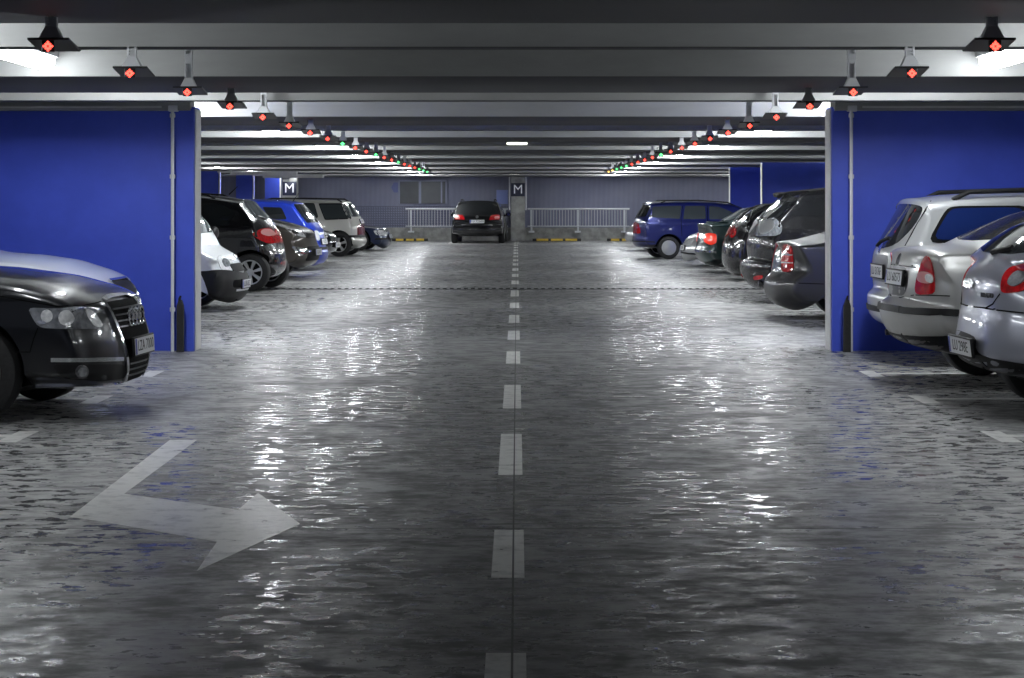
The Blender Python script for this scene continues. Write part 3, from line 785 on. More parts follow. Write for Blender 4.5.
for pl in ([(927,243),(946,208.5),(955,206),(1030,205.5),(1030,243)],[(1038,205.5),(1112,207),(1112,243),(1038,243)],[(1118,207),(1160,210),(1200,243),(1118,243)]):
    cx = sum(p[0] for p in pl)/len(pl); cy = sum(p[1] for p in pl)/len(pl)
    g = k.patch('side_window','px',[(cx+(x-cx)*.90, cy+(y-cy)*.86) for x,y in pl], M['glassblue'], t=.010, rnd=2, step=.06)
    w = k.patch('window_seal','px',pl, M['gap'], t=.004, rnd=2, step=.06)
    for a, b in zip(w, g): a.parent = b
k.rails([.62,.78,1.6,2.6,2.8],.60,M['blackplastic'],.06,.022)
k.plate(.845,'LU 3176F', du=.012)
k.patch('plate_panel','E',[(-.34,.75),(.34,.75),(.34,1.0),(-.34,1.0)], M['rimdark'], t=.003, rnd=1, mirror=False)
k.patch('tail_lamp','px',[(897,262),(912,256),(914,292),(899,294)], M['red'], rnd=1, step=.05)
k.strip('panel_seam','px',[[(931,201),(917,224),(905,246)]], .010, M['gap'])
k.strip('bumper_strip','E',[[(-.7,.50),(.7,.50)]], .05, M['blackplastic'], t=.012, mirror=False)
bm = bmesh.new(); add_tube(bm,[k.loc(.6,.5,.26),k.loc(.24,.5,.235)],.03,12); obj('exhaust_pipe',bm,M['rimdark'],k.root)
k.strip('wiper','px',[[(877.5,246),(881,242),(890,238)]], .022, M['blackplastic'], t=.02, mirror=False)
k.badge('E',(0,1.06),.05,M['chrome'])
k.windscreen_far(1.48,1.05)

DEF['t'] = (.22,.09)
# --- dark grey saloon behind the right wall
k = Car('car','dark grey saloon just past the right blue wall, upright red tail lamp with pale bars', 1, 25.7, 762.5, 4.6, .88, 3.5, P_grey, sh=4)
k.p.update(belt0=1.0, belt1=.95, tum=.42)
k.body(Cs(k,[(.95,.24,'b'),(.6,.26,'n'),(c_,790,311,'n'),(c_,772,304.5,'n'),(c_,764.5,297,'n'),(c_,762.5,289,'n'),(c_,763.6,279.5,'n'),(c_,770.5,273,'n',.03),(c_,771.4,268,'t'),(c_,773.4,253,'t'),(c_,778,241.6,'h',.04),(c_,797,239.6,'h'),(c_,824.5,232.5,'h'),
    (1.15,1.20,'g'),(1.9,1.48,'r',.3),(2.3,1.50,'r',.3)]+k.front_far(1.46,2.9)), (1.08,3.6), .32)
k.add_wheels('spoke5')
tl = k.patch('tail_lamp','px',[(783.5,243.8),(792.3,245.5),(794,267.5),(791.5,272.3),(782,272.3),(781.8,258)], M['red'], rnd=1, step=.05, t=.012)
k.patch('clear_lens','px',[(774.5,253),(782.5,244.5),(781,272),(772.8,270.5)], M['lensdark'], rnd=1, step=.05, t=.008)
for q in tl[:1]:
    k.strip('lamp_bar','px',[[(783,254.5),(793,255)],[(782.6,262.5),(793.5,263)]], .014, M['lens'], t=.018, parent=q, mirror=False)
k.strip('panel_seam','px',[[(764,281),(780,282.5),(824,284)]], .010, M['gap'])
k.patch('rear_window','E',[(-.58,1.22),(.58,1.22),(.5,1.43),(-.5,1.43)], M['glass'], rnd=1, mirror=False)
k.strip('chrome_strip','E',[[(-.5,1.08),(.5,1.08)]], .014, M['chrome'], t=.012, mirror=False)
side_glass(k,[(1.4,2.1),(2.17,3.1)],1.05,1.38)
k.windscreen_far(1.42,1.04)

DEF['t'] = (.13,.08)
# --- black wet SUV with spoiler
k = Car('car','rain beaded black estate with roof spoiler and smoky clear tail lamp', 1, 30.0, 738, 4.7, .93, 6, P_wet, sh=5)
k.p.update(belt0=1.12, belt1=1.05, tum=.40)
k.body(Cs(k,[(.95,.32,'b'),(.5,.34,'n'),(c_,754,290,'n'),(c_,746,285,'n'),(c_,740,276,'n'),(c_,738.2,268,'n'),(c_,739.5,261.5,'n',.03),(c_,747,258,'n',.03),(c_,746.3,246,'t'),(c_,747.5,237,'t'),(c_,753.5,225,'t'),(c_,759,218.5,'g'),(c_,783,194.8,'g'),(c_,786,191,'r',.03),(c_,799,189.6,'r'),(c_,825.6,187,'r'),
    (2.2,1.78,'r',.3)]+k.front_far(1.72,2.9,1.1,1.14,.92)), (.98,3.75), .35)
k.add_wheels('spoke5')
tl = k.patch('tail_lamp','px',[(754,225),(764,221),(776,217.5),(782.5,227),(781,234),(775,236.3),(752.5,236.3)], M['lensdark'], rnd=1, step=.05, t=.014)
o = k.patch('lamp_reflector','px',[(761,223.5),(774,219.5),(776,227),(768,234),(760,234.5)], M['rim'], rnd=1, step=.05, t=.020)
for q, h in zip(o, tl): q.parent = h
k.patch('bumper_reflector','px',[(753.5,276),(763,275),(763,278.5),(754,280)], M['red'], rnd=1, step=.05, t=.012)
k.patch('rear_window','E',[(-.64,1.26),(.64,1.26),(.54,1.60),(-.54,1.60)], M['glass'], rnd=1, mirror=False)
k.strip('window_trim','px',[[(784,195.5),(772,207),(761.5,218.5)]], .03, M['chrome'], t=.012)
k.patch('side_window','px',[(780,216),(795,201),(826,197),(840,197),(840,216)], M['glassdrops'], rnd=1, step=.07)
side_glass(k,[(1.95,3.0)],1.16,1.55)
# spoiler wing
u0, z0 = k.P(779.5,190.2); u1, z1 = k.P(800,188.8)
bm = bmesh.new(); sec = [(u0,z0-.05),(u0+.05,z0-.03),(u1,z1-.03),(u1,z1-.10),(u0+.16,z0-.09)]
vs = {}
for sg, yy in ((0,-.60),(1,-.45),(2,0),(3,.45),(4,.60)):
    for i,(u,z) in enumerate(sec):
        f = 0. if sg in (1,2,3) else .06
        vs[sg,i] = bm.verts.new(k.loc(u+f, yy, z-(.05 if sg in (0,4) else 0)))
for sg in range(4):
    for i in range(5): bm.faces.new((vs[sg,i],vs[sg+1,i],vs[sg+1,(i+1)%5],vs[sg,(i+1)%5]))
for sg in (0,4): bm.faces.new([vs[sg,i] for i in range(5)])
obj('roof_spoiler', bm, P_wet, k.root, 50)
k.strip('panel_seam','px',[[(747,259),(760,261),(775,262)],[(781,236),(779,250),(774,262)]], .012, M['gap'])
bm = bmesh.new(); add_tube(bm,[k.loc(.45,-.5,.30),k.loc(.12,-.5,.29)],.035,12); obj('exhaust_pipe',bm,M['rimdark'],k.root)
k.windscreen_far(1.62,1.20)

# --- black hatch
k = Car('car','black hatchback with chrome edged rear glass beside the dark green saloon', 1, 38.3, 720.5, 4.2, .87, 5, P_black, sh=3)
k.p.update(belt0=1.02, belt1=1.0, tum=.38)
k.body(Cs(k,[(.8,.26,'b'),(.45,.27,'n'),(c_,735,277,'n'),(c_,725,271,'n'),(c_,720.8,263,'n'),(c_,720.8,252,'n'),(c_,721.6,244,'n'),(c_,724.5,237,'t'),(c_,729,227.5,'t'),(c_,733,222.3,'g'),(c_,745,211,'g'),(c_,759,203.7,'r',.1),
    (1.5,1.51,'r',.3),(2.0,1.52,'r',.3)]+k.front_far(1.48,2.4)), (.85,3.35), .32)
k.add_wheels('spoke5')
tl = k.patch('tail_lamp','px',[(729,228),(733,226),(736.3,227.5),(736,235),(731.5,238.5),(729.5,236)], M['red'], rnd=1, step=.05, t=.012)
k.strip('window_trim','px',[[(734,222),(745,212),(756,205.5)],[(749,222),(752,213),(762,208)]], .03, M['chrome'], t=.012)
k.patch('rear_window','E',[(-.6,1.14),(.6,1.14),(.52,1.44),(-.52,1.44)], M['glass'], rnd=1, mirror=False)
k.patch('side_window','px',[(753,221),(756,213.5),(768,209),(790,208),(790,221)], M['glass'], rnd=1, step=.07)
k.strip('panel_seam','px',[[(724,242),(731,244),(738,245)]], .012, M['gap'])
k.windscreen_far(1.42,1.04)

# --- dark green saloon
k = Car('car','dark green saloon with glowing round red tail lamp in the right row', 1, 42.3, 693.5, 4.6, .87, 5, P_green, sh=3)
k.p.update(belt0=.98, belt1=.95, tum=.42)
k.body(Cs(k,[(.85,.24,'b'),(.5,.25,'n'),(c_,710,267,'n'),(c_,698,262.5,'n'),(c_,694,256,'n'),(c_,693.5,251,'n'),(c_,695,246,'n',.03),(c_,696,240,'t'),(c_,698.2,230.5,'t'),(c_,697.8,223.8,'h',.02),(c_,709.7,222.4,'h'),(c_,719,221.6,'g',.04),(c_,743,207.5,'g'),
    (1.8,1.42,'r',.3),(2.2,1.45,'r',.3)]+k.front_far(1.42,2.9)), (.98,3.6), .31)
k.add_wheels('cap')
tl = k.patch('tail_lamp','px',[(704,240),(705,233.5),(711,232.8),(716.5,234),(716.8,242.5),(711.5,245.3),(705,242.5)], pmat('bright red lamp lens',(.75,.03,.015),.12,0,.8,(1,.05,.02),.5), rnd=1, step=.05, t=.012)
k.patch('rear_window','E',[(-.6,1.10),(.6,1.10),(.5,1.38),(-.5,1.38)], M['glassgrey'], rnd=1, mirror=False)
k.patch('side_window','px',[(734,221),(744,210.5),(752,209),(760,221)], M['glass'], rnd=1, step=.06)
side_glass(k,[(1.9,2.9)],1.02,1.36)
k.strip('bumper_strip','px',[[(694,250.5),(703,251.5),(716,252)]], .04, M['chrome'], t=.012)
k.strip('deck_lip','E',[[(-.65,1.045),(.65,1.045)]], .03, P_green, t=.03, mirror=False)
k.patch('plate_panel','E',[(-.45,.82),(.45,.82),(.45,.95),(-.45,.95)], M['blackplastic'], rnd=1, mirror=False)
k.windscreen_far(1.38,1.04)

# --- small silver car nose
k = Car('car','small silver car showing its nose between blue estate and green saloon', 1, 46.6, 682, 4.1, .84, 5, P_silver)
k.p.update(belt0=.86, belt1=.95)
k.body(Cs(k,[(.8,.2,'b'),(.3,.2,'n'),(c_,687,261.5,'n'),(c_,683,259,'n'),(c_,682,252,'n'),(c_,683,246,'n'),(c_,686.5,239.5,'n'),(c_,692,235.5,'h'),(c_,698.5,233,'h'),
    (1.0,.93,'h'),(1.15,.97,'g'),(1.9,1.42,'r',.3),(2.6,1.46,'r',.3)]+tail_far(4.1,1.46)), (.82,3.3), .30)
k.add_wheels('cap')
k.patch('headlight','px',[(684.5,244.5),(688,239.5),(694,238),(692.5,243.5),(686.5,246)], M['lens'], rnd=1, step=.05)
k.plate(.42,'LU 04')
k.strip('bumper_strip','px',[[(682.5,252.5),(688,253.5),(697,254)]], .04, M['blackplastic'], t=.012)
k.patch('windscreen','E',[(-.64,1.0),(.64,1.0),(.54,1.38),(-.54,1.38)], M['glass'], rnd=1, mirror=False, step=.09)
side_glass(k,[(1.6,2.5),(2.57,3.4)],1.0,1.34)

# --- deep blue estate
k = Car('car','deep blue estate with silver hub caps and black roof rails', 1, 52.9, 630.5, 4.5, .86, 7, P_focus, sh=3)
k.p.update(belt0=.93, belt1=.93, tum=.28)
k.body(Cs(k,[(.9,.24,'b'),(.5,.26,'n'),(c_,645,248.5,'n'),(c_,635,247.3,'n'),(c_,631.5,245,'n'),(c_,630.5,240.5,'n'),(c_,631.3,235,'n'),(c_,632.2,226,'t'),(c_,633.2,218,'t'),(c_,641.5,204.3,'t'),(c_,641.5,202.6,'r',.02),(c_,655,201,'r'),(c_,684,200.3,'r'),(c_,707,201,'r'),(c_,726,203.5,'r',.2),(c_,737,208,'g',.2),
    (3.4,1.0,'g'),(4.2,.84,'h'),(4.45,.62,'n'),(4.5,.45,'n'),(4.38,.24,'n'),(4.0,.2,'b')]), (k.P(669,248,-.82)[0], 3.65), .295)
k.add_wheels('cap')
for pl in ([(648,217),(652.8,206.6),(681.5,205.6),(680,219)],[(683,219.2),(685,205.8),(705.2,205.8),(706,219)],[(709,206),(719,207),(732,212),(740,219.5),(709,219.3)]):
    k.patch('side_window','px',pl, M['glassgrey'], rnd=1, step=.07)
k.patch('rear_window','E',[(-.60,1.10),(.60,1.10),(.54,1.40),(-.54,1.40)], M['glass'], rnd=1, mirror=False)
k.patch('tail_lamp','px',[(634,222.3),(638.3,222.3),(641,233.5),(635,234)], M['red'], rnd=1, step=.05, t=.012)
k.rails([.62,.75,1.6,2.4,2.6],.58,M['blackplastic'],.05,.018)
k.strip('panel_seam','px',[[(682.5,206),(681,219),(682,236)],[(707.5,206),(707.5,220),(707,246)]], .014, M['gap'])
k.strip('door_handle','px',[[(683.5,224.5),(687.5,225)],[(710,224.8),(714,225.2)]], .03, P_focus, t=.035)
k.mirror(3.1,1.0,P_focus)
k.strip('bumper_trim','px',[[(632,241),(645,241.5),(655,242)]], .03, M['blackplastic'], t=.012)
k.windscreen_far(1.40,1.04)

# --- pale car behind it
k = Car('car','pale silver car mostly hidden beyond the deep blue estate', 1, 61.5, 625, 4.2, .85, 5, P_silver)
k.body(GF(4.2), (.85,3.4), .31); k.add_wheels('cap')
k.patch('headlight','S',[(.15,.60),(.5,.66),(.6,.74),(.22,.73)], M['lens'], rnd=1)
k.patch('windscreen','E',[(-.66,1.0),(.66,1.0),(.54,1.38),(-.54,1.38)], M['glass'], rnd=1, mirror=False, step=.09)
side_glass(k,[(1.6,2.5),(2.57,3.4)],1.0,1.34)
# ------------------------------------------------------------------ building
def tex_mat(name, c1, c2, scale=(1,1,1), nscale=1.5, rough=(.6,.8), bump=.15, pos=(.35,.65)):
    m, nt, b = nmat(name); L = nt.links.new
    tc = nt.nodes.new('ShaderNodeTexCoord'); mp = nt.nodes.new('ShaderNodeMapping'); mp.inputs['Scale'].default_value = scale
    L(tc.outputs['Object'], mp.inputs['Vector'])
    n = nt.nodes.new('ShaderNodeTexNoise'); n.inputs['Scale'].default_value = nscale; n.inputs['Detail'].default_value = 9; n.inputs['Roughness'].default_value = .62
    L(mp.outputs[0], n.inputs['Vector'])
    r = nt.nodes.new('ShaderNodeValToRGB'); r.color_ramp.elements[0].position = pos[0]; r.color_ramp.elements[1].position = pos[1]
    r.color_ramp.elements[0].color = (*c1,1); r.color_ramp.elements[1].color = (*c2,1)
    L(n.outputs['Fac'], r.inputs['Fac']); L(r.outputs['Color'], b.inputs['Base Color'])
    mr = nt.nodes.new('ShaderNodeMapRange'); mr.inputs[3].default_value = rough[0]; mr.inputs[4].default_value = rough[1]
    L(n.outputs['Fac'], mr.inputs[0]); L(mr.outputs[0], b.inputs['Roughness'])
    if bump:
        bp = nt.nodes.new('ShaderNodeBump'); bp.inputs['Strength'].default_value = bump; bp.inputs['Distance'].default_value = .01
        L(n.outputs['Fac'], bp.inputs['Height']); L(bp.outputs['Normal'], b.inputs['Normal'])
    return m
B = {}
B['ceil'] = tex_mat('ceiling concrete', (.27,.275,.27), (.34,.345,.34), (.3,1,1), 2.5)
B['under'] = tex_mat('shade toned beam soffit', (.045,.047,.055), (.065,.067,.075), (.3,1,1), 2.5)  # shade of the downward faces put into the colour
B['blue'] = tex_mat('blue wall paint', (.044,.082,.56), (.052,.094,.62), (1,1,1), 3, (.45,.6), .08)
B['white'] = tex_mat('white wall paint', (.55,.55,.54), (.68,.68,.67), (1,1,1), 2, (.5,.7), .1)
B['conc'] = tex_mat('bare concrete', (.24,.24,.23), (.42,.42,.40), (1,1,1), 4, (.7,.9), .25)
B['dark'] = tex_mat('dark grey side wall', (.10,.10,.11), (.14,.14,.15), (1,1,1), 2)  # plain dark grey of the outer side walls
B['metal'] = pmat('galvanised steel', (.62,.63,.65), .4, .35)
B['railmat'] = pmat('pale grey rail paint', (.62,.64,.67), .4, .1)
B['conduit'] = pmat('white conduit', (.70,.71,.74), .4)
B['rubberguard'] = M['rubber']
B['signblue'] = pmat('navy sign', (.022,.025,.055), .5)
B['signwhite'] = pmat('white sign lettering', (.85,.86,.88), .5, emis=(.9,.92,1), es=.15)
B['yellow'] = tex_mat('yellow paint', (.50,.33,.04), (.65,.45,.06), (1,1,1), 6)
B['board'] = pmat('black indicator board', (.006,.006,.007), .4)
def emat(name, col, st):
    m, nt, b = nmat(name); b.inputs['Base Color'].default_value = (*[c*.5 for c in col],1)
    b.inputs['Emission Color'].default_value = (*col,1); b.inputs['Emission Strength'].default_value = st; return m
B['ledr'] = emat('red diode', (1,.06,.04), 5.)
B['ledg'] = emat('green diode', (.10,1,.22), 4.)
B['leda'] = emat('amber diode', (1,.55,.12), 4.)
B['tube'] = emat('fluorescent tube', (.93,.97,1.0), 110.)
B['tubedim'] = emat('dim added fluorescent tube', (.93,.97,1.0), 42.)
B['tubemid'] = emat('weaker fluorescent tube', (.93,.97,1.0), 34.)  # strength lowered so nearby beam faces and cladding stay grey
B['tubewall'] = emat('wall lamp fluorescent tube', (.93,.97,1.0), 115.)  # strength set by the brightness wanted on the blue wall
B['exit'] = emat('far lamp', (.95,1,.85), 6.)

# floor: damp power-floated concrete
def floor_mat():
    m, nt, b = nmat('damp concrete floor'); L = nt.links.new
    tc = nt.nodes.new('ShaderNodeTexCoord')
    def noise(scale, sc=(1,1,1), det=6, ro=.55, dist=0.):
        mp = nt.nodes.new('ShaderNodeMapping'); mp.inputs['Scale'].default_value = sc; L(tc.outputs['Object'], mp.inputs['Vector'])
        n = nt.nodes.new('ShaderNodeTexNoise'); n.inputs['Scale'].default_value = scale; n.inputs['Detail'].default_value = det
        n.inputs['Roughness'].default_value = ro; n.inputs['Distortion'].default_value = dist
        L(mp.outputs[0], n.inputs['Vector']); return n.outputs['Fac']
    def ramp(src, p0, p1, c0=0., c1=1.):
        r = nt.nodes.new('ShaderNodeMapRange'); r.interpolation_type = 'SMOOTHSTEP'
        r.inputs[1].default_value = p0; r.inputs[2].default_value = p1; r.inputs[3].default_value = c0; r.inputs[4].default_value = c1
        L(src, r.inputs[0]); return r.outputs[0]
    def math_(op, a, b_):
        n = nt.nodes.new('ShaderNodeMath'); n.operation = op
        for i, v in enumerate((a, b_)):
            if isinstance(v, (int,float)): n.inputs[i].default_value = v
            else: L(v, n.inputs[i])
        return n.outputs[0]
    def mix(f, a, b_):
        n = nt.nodes.new('ShaderNodeMix'); n.data_type = 'RGBA'; L(f, n.inputs[0])
        for i, v in ((6,a),(7,b_)):
            if isinstance(v, tuple): n.inputs[i].default_value = (*v,1)
            else: L(v, n.inputs[i])
        return n.outputs[2]
    big = noise(.55, (1,.5,1), 5, .6, .6)
    mid = noise(3.2, (.9,.9,1), 9, .7, .2)
    fine = noise(16, (1,1,1), 5, .6)
    spots = noise(11, (.65,.9,1), 5, .6)
    mot = math_('ADD', math_('MULTIPLY', mid, .55), math_('MULTIPLY', noise(11, (.45,1.0,1), 6, .65), .45))
    base = mix(ramp(mot, .40,.60), FLOOR_C0, FLOOR_C1)
    base = mix(ramp(big, .38,.62), base, FLOOR_C2) if False else base
    # darker band in the middle of the lane
    sx = nt.nodes.new('ShaderNodeSeparateXYZ'); L(tc.outputs['Object'], sx.inputs[0])
    ax = nt.nodes.new('ShaderNodeMath'); ax.operation = 'ABSOLUTE'; L(sx.outputs['X'], ax.inputs[0])
    wob = math_('ADD', ax.outputs[0], math_('MULTIPLY', math_('SUBTRACT', big, .5), 2.5))
    lane = ramp(wob, .2, 2.4, .55, 1.0)
    mul = nt.nodes.new('ShaderNodeMix'); mul.data_type = 'RGBA'; mul.blend_type = 'MULTIPLY'; mul.inputs[0].default_value = 1.
    L(base, mul.inputs[6]); L(lane, mul.inputs[7]); base = mul.outputs[2]
    # wet dark spots
    wet = math_('MULTIPLY', ramp(spots, .49,.60), ramp(big, .34,.56))
    base = mix(wet, base, (.105,.106,.112))
    L(base, b.inputs['Base Color'])
    r0 = ramp(mot, .40,.60, ROUGH[1], ROUGH[0])
    L(ramp(mot, .40,.60, .22, .55), b.inputs['Specular IOR Level'])
    r1 = math_('MULTIPLY', r0, math_('SUBTRACT', 1.0, math_('MULTIPLY', wet, .74)))
    L(r1, b.inputs['Roughness'])
    bp = nt.nodes.new('ShaderNodeBump'); bp.inputs['Strength'].default_value = .35; bp.inputs['Distance'].default_value = BUMPD
    dry = math_('SUBTRACT', 1.0, wet)
    rip = noise(13, (.55,1.2,1), 4, .55)
    hh = math_('ADD', math_('MULTIPLY', rip, 1.0), math_('MULTIPLY', fine, .12))
    L(hh, bp.inputs['Height']); L(bp.outputs['Normal'], b.inputs['Normal'])
    return m
FLOOR_C0, FLOOR_C1, FLOOR_C2 = (.17,.17,.17), (.36,.36,.36), (.1,.1,.1)
ROUGH = (.34,.60); BUMPD = .0055
B['floor'] = floor_mat()
B['joint'] = pmat('joint filler', (.05,.05,.052), .6)
B['paintline'] = tex_mat('worn white road paint', (.36,.36,.35), (.68,.68,.66), (1,1,1), 9, (.16,.5), .2, (.33,.52))

def struct(name, bm, mat, parent=None, label=None):
    o = obj(name, bm, mat, parent, 35)
    if parent is None: o['kind'] = 'structure'
    if label: o['label'] = label
    return o
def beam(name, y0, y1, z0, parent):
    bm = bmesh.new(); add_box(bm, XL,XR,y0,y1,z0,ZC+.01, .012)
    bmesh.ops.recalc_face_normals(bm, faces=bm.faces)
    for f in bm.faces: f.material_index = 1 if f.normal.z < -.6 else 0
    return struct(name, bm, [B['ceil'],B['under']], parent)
def sbox(name, *a, mat=None, parent=None, label=None, bev=0.):
    bm = bmesh.new(); add_box(bm, *a, bev); return struct(name, bm, mat, parent, label)

XL, XR, YB, YN, ZC = -16.0, 12.0, 77.2, -4.0, 2.98
fl = sbox('floor', XL,XR,YN,YB+.2,-.2,0, mat=B['floor'], label='damp grey concrete floor of the parking level with worn white markings')
ce = sbox('ceiling', XL,XR,YN,YB+.2,ZC,ZC+.2, mat=B['ceil'], label='ribbed concrete ceiling running across the lane')
# beams across the lane: wide shallow ones with a thin rib between
wide = [(.9,3.4),(7.9,10.5),(15.0,17.2),(22.1,24.6)] + [(29.2+7.1*i, 31.7+7.1*i) for i in range(7)]
thin = [5.4,12.25,18.75,26.6] + [33.7+7.1*i for i in range(6)]
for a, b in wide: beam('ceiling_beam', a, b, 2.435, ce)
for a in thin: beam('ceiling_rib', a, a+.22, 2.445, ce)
sbox('ceiling_rib', XL,XR,YB-.9,YB-.6,2.45,ZC+.01, mat=B['ceil'], parent=ce)
sbox('wall_left', XL-.2,XL,YN,YB+.2,-.2,ZC+.2, mat=B['dark'])
sbox('wall_right', XR,XR+.2,YN,YB+.2,-.2,ZC+.2, mat=B['dark'])

# blue cross walls with white ends
def cross_wall(nm, x0, x1, y0, y1, end, label, low=2.45):
    w = sbox(nm, x0,x1,y0,y1,0,low, mat=B['blue'], label=label)
    xe = x0 if end < 0 else x1
    a, b = (xe-.012, xe) if end < 0 else (xe, xe+.012)
    sbox('wall_end', a,b,y0-.004,y1,0,low-.02, mat=B['white'], parent=w, bev=.003)
    return w
wl = cross_wall('wall_blue_left', XL,-3.226-.012,20.1,20.42, 1, 'blue painted cross wall on the left with a white end')
wr = cross_wall('wall_blue_right', 3.146+.012,XR,20.1,20.42, -1, 'blue painted cross wall on the right with a white end')
for w, xa, xb in ((wl,XL,-3.27),(wr,3.18,XR)):
    sbox('lintel', xa,xb,19.98,20.3,2.41,ZC+.01, mat=B['ceil'], parent=w)
    sbox('lintel_lip', (xa if xa<0 else 3.45),(xb if xa>0 else -3.55),19.96,20.0,2.435,2.455, mat=B['white'], parent=w)
# column strip standing slightly proud of the wall beside each pipe
sbox('pilaster', -3.41,-3.24,20.04,20.11,0,2.43, mat=B['blue'], parent=wl)
sbox('pilaster', 3.16,3.32,20.04,20.11,0,2.43, mat=B['blue'], parent=wr)
cross_wall('wall_blue_far_right', 5.95,XR,48.5,48.8,-1,'shorter blue cross wall farther down on the right')
cross_wall('wall_blue_back_right', 5.92,XR,55.5,55.8,-1,'blue cross wall seen beyond the shorter one on the right')

def pipe(px, Y, nm, label, ztop=2.45):
    x = (px-CX)*Y/F
    bm = bmesh.new(); add_tube(bm, [(x,Y,0),(x,Y,ztop)], .017, 10)
    o = obj(nm, bm, B['conduit']); tag(o, label, 'pipe', 'white pipes on the cross walls')
    for z in (.42,1.14,1.75,2.36):
        bm = bmesh.new(); add_tube(bm, [(x,Y,z-.02),(x,Y,z+.02)], .027, 10); add_box(bm, x-.012,x+.012,Y,Y+.11,z-.01,z+.01)
        obj('pipe_clip', bm, B['conduit'], o)
    bm = bmesh.new(); add_box(bm, x-.04,x+.055,Y-.03,Y+.05,2.40,2.46,.008); obj('pipe_collar', bm, B['conduit'], o)
    return o
pipe(172.5, 20.0, 'wall_pipe', 'thin white pipe running up the blue wall on the left')
pipe(851.3, 20.0, 'wall_pipe', 'thin white pipe running up the blue wall on the right')
def guard(px, label, sgn):
    Y = 19.92; x = (px-CX)*Y/F
    bm = bmesh.new()
    prof = [(-.036,0),(.034,0),(.034,.40),(.032,.46),(.014,.52),(-.014,.52),(-.034,.46)]
    f = [bm.verts.new((x+a*1.0,Y-.02,b)) for a,b in prof]; g = [bm.verts.new((x+a,Y+.04,b)) for a,b in prof]
    bm.faces.new(f); bm.faces.new(g[::-1])
    for i in range(len(f)): bm.faces.new((f[i],g[i],g[(i+1)%len(f)],f[(i+1)%len(f)]))
    o = obj('rubber_guard', bm, M['rubber']); tag(o, label, 'guard', 'rubber guards at the wall foot')
    bm = bmesh.new(); add_tube(bm, [(x-.005,Y-.0,.47),(x-.005,Y-.01,.53),(x+.004,Y-.0,.56)], [.016,.014,.010], 8); obj('hook', bm, M['blackplastic'], o)
guard(180.2,'black rubber guard at the foot of the left blue wall beside its pipe',1)
guard(847.2,'black rubber guard at the foot of the right blue wall beside its pipe',-1)

# ------------------------------------------------------------------ far facade
def facade_mat(name, c1, c2, wx, grid=False):
    m, nt, b = nmat(name); L = nt.links.new
    tc = nt.nodes.new('ShaderNodeTexCoord')
    w = nt.nodes.new('ShaderNodeTexWave'); w.bands_direction = 'X'; w.inputs['Scale'].default_value = wx; w.inputs['Distortion'].default_value = .0
    L(tc.outputs['Object'], w.inputs['Vector'])
    n = nt.nodes.new('ShaderNodeTexNoise'); n.inputs['Scale'].default_value = .8; n.inputs['Detail'].default_value = 5
    L(tc.outputs['Object'], n.inputs['Vector'])
    r = nt.nodes.new('ShaderNodeValToRGB'); r.color_ramp.elements[0].position = .3; r.color_ramp.elements[1].position = .7
    r.color_ramp.elements[0].color = (*c1,1); r.color_ramp.elements[1].color = (*c2,1); L(n.outputs['Fac'], r.inputs['Fac'])
    mx = nt.nodes.new('ShaderNodeMix'); mx.data_type = 'RGBA'; mx.blend_type = 'MULTIPLY'; mx.inputs[0].default_value = .4
    fac = w.outputs['Color']
    if grid:
        w2 = nt.nodes.new('ShaderNodeTexWave'); w2.bands_direction = 'Z'; w2.inputs['Scale'].default_value = wx; L(tc.outputs['Object'], w2.inputs['Vector'])
        m2 = nt.nodes.new('ShaderNodeMix'); m2.data_type = 'RGBA'; m2.blend_type = 'MULTIPLY'; m2.inputs[0].default_value = 1.
        L(w.outputs['Color'], m2.inputs[6]); L(w2.outputs['Color'], m2.inputs[7]); fac = m2.outputs[2]
    L(r.outputs['Color'], mx.inputs[6]); L(fac, mx.inputs[7]); L(mx.outputs[2], b.inputs['Base Color'])
    b.inputs['Roughness'].default_value = .6
    bp = nt.nodes.new('ShaderNodeBump'); bp.inputs['Strength'].default_value = .4; bp.inputs['Distance'].default_value = .03
    L(fac, bp.inputs['Height']); L(bp.outputs['Normal'], b.inputs['Normal'])
    return m
B['facade'] = facade_mat('blue grey ribbed cladding', (.23,.24,.35), (.30,.31,.42), 6.5)
B['mesh'] = facade_mat('blue grey woven cladding', (.20,.21,.32), (.27,.28,.38), 3.4, True)
wb = sbox('wall_back', XL,XR,YB,YB+.2,0,ZC, mat=B['facade'], label='blue grey ribbed cladding closing the far end')
z0 = Wp(0,228,YB).z; z1 = Wp(0,206,YB).z
sbox('wall_panel', XL,-.3,YB-.03,YB+.01,z0,z1, mat=B['mesh'], parent=wb)
sbox('plinth', XL,XR,YB-.25,YB,0,Wp(0,227.5,YB).z, mat=B['conc'], parent=wb, label='low bare concrete plinth')
# window behind the cladding
p0, p1 = Wp(399,203.5,YB), Wp(446.5,180.5,YB)
B['pane'] = pmat('dull window pane', (.10,.105,.115), .35, noise=.15, nscale=2)
B['wframe'] = pmat('pale blue frame', (.27,.29,.40), .5)
wn = sbox('window_1', p0.x,p1.x,YB-.05,YB+.0,p0.z,p1.z, mat=B['pane'], label='dull grey window with pale frame in the far wall')
for (a,b,c,d) in ((398.5,400,203.5,180),(418.8,421.3,203.5,180),(445.5,447,203.5,180),(398.5,447,181.5,180)):
    q0, q1 = Wp(a,c,YB), Wp(b,d,YB); sbox('window_frame', q0.x,q1.x,YB-.09,YB-.04,q0.z,q1.z, mat=B['wframe'], parent=wn)
q0, q1 = Wp(440.8,203,YB), Wp(442.3,181,YB); sbox('window_frame', q0.x,q1.x,YB-.08,YB-.04,q0.z,q1.z, mat=B['wframe'], parent=wn)
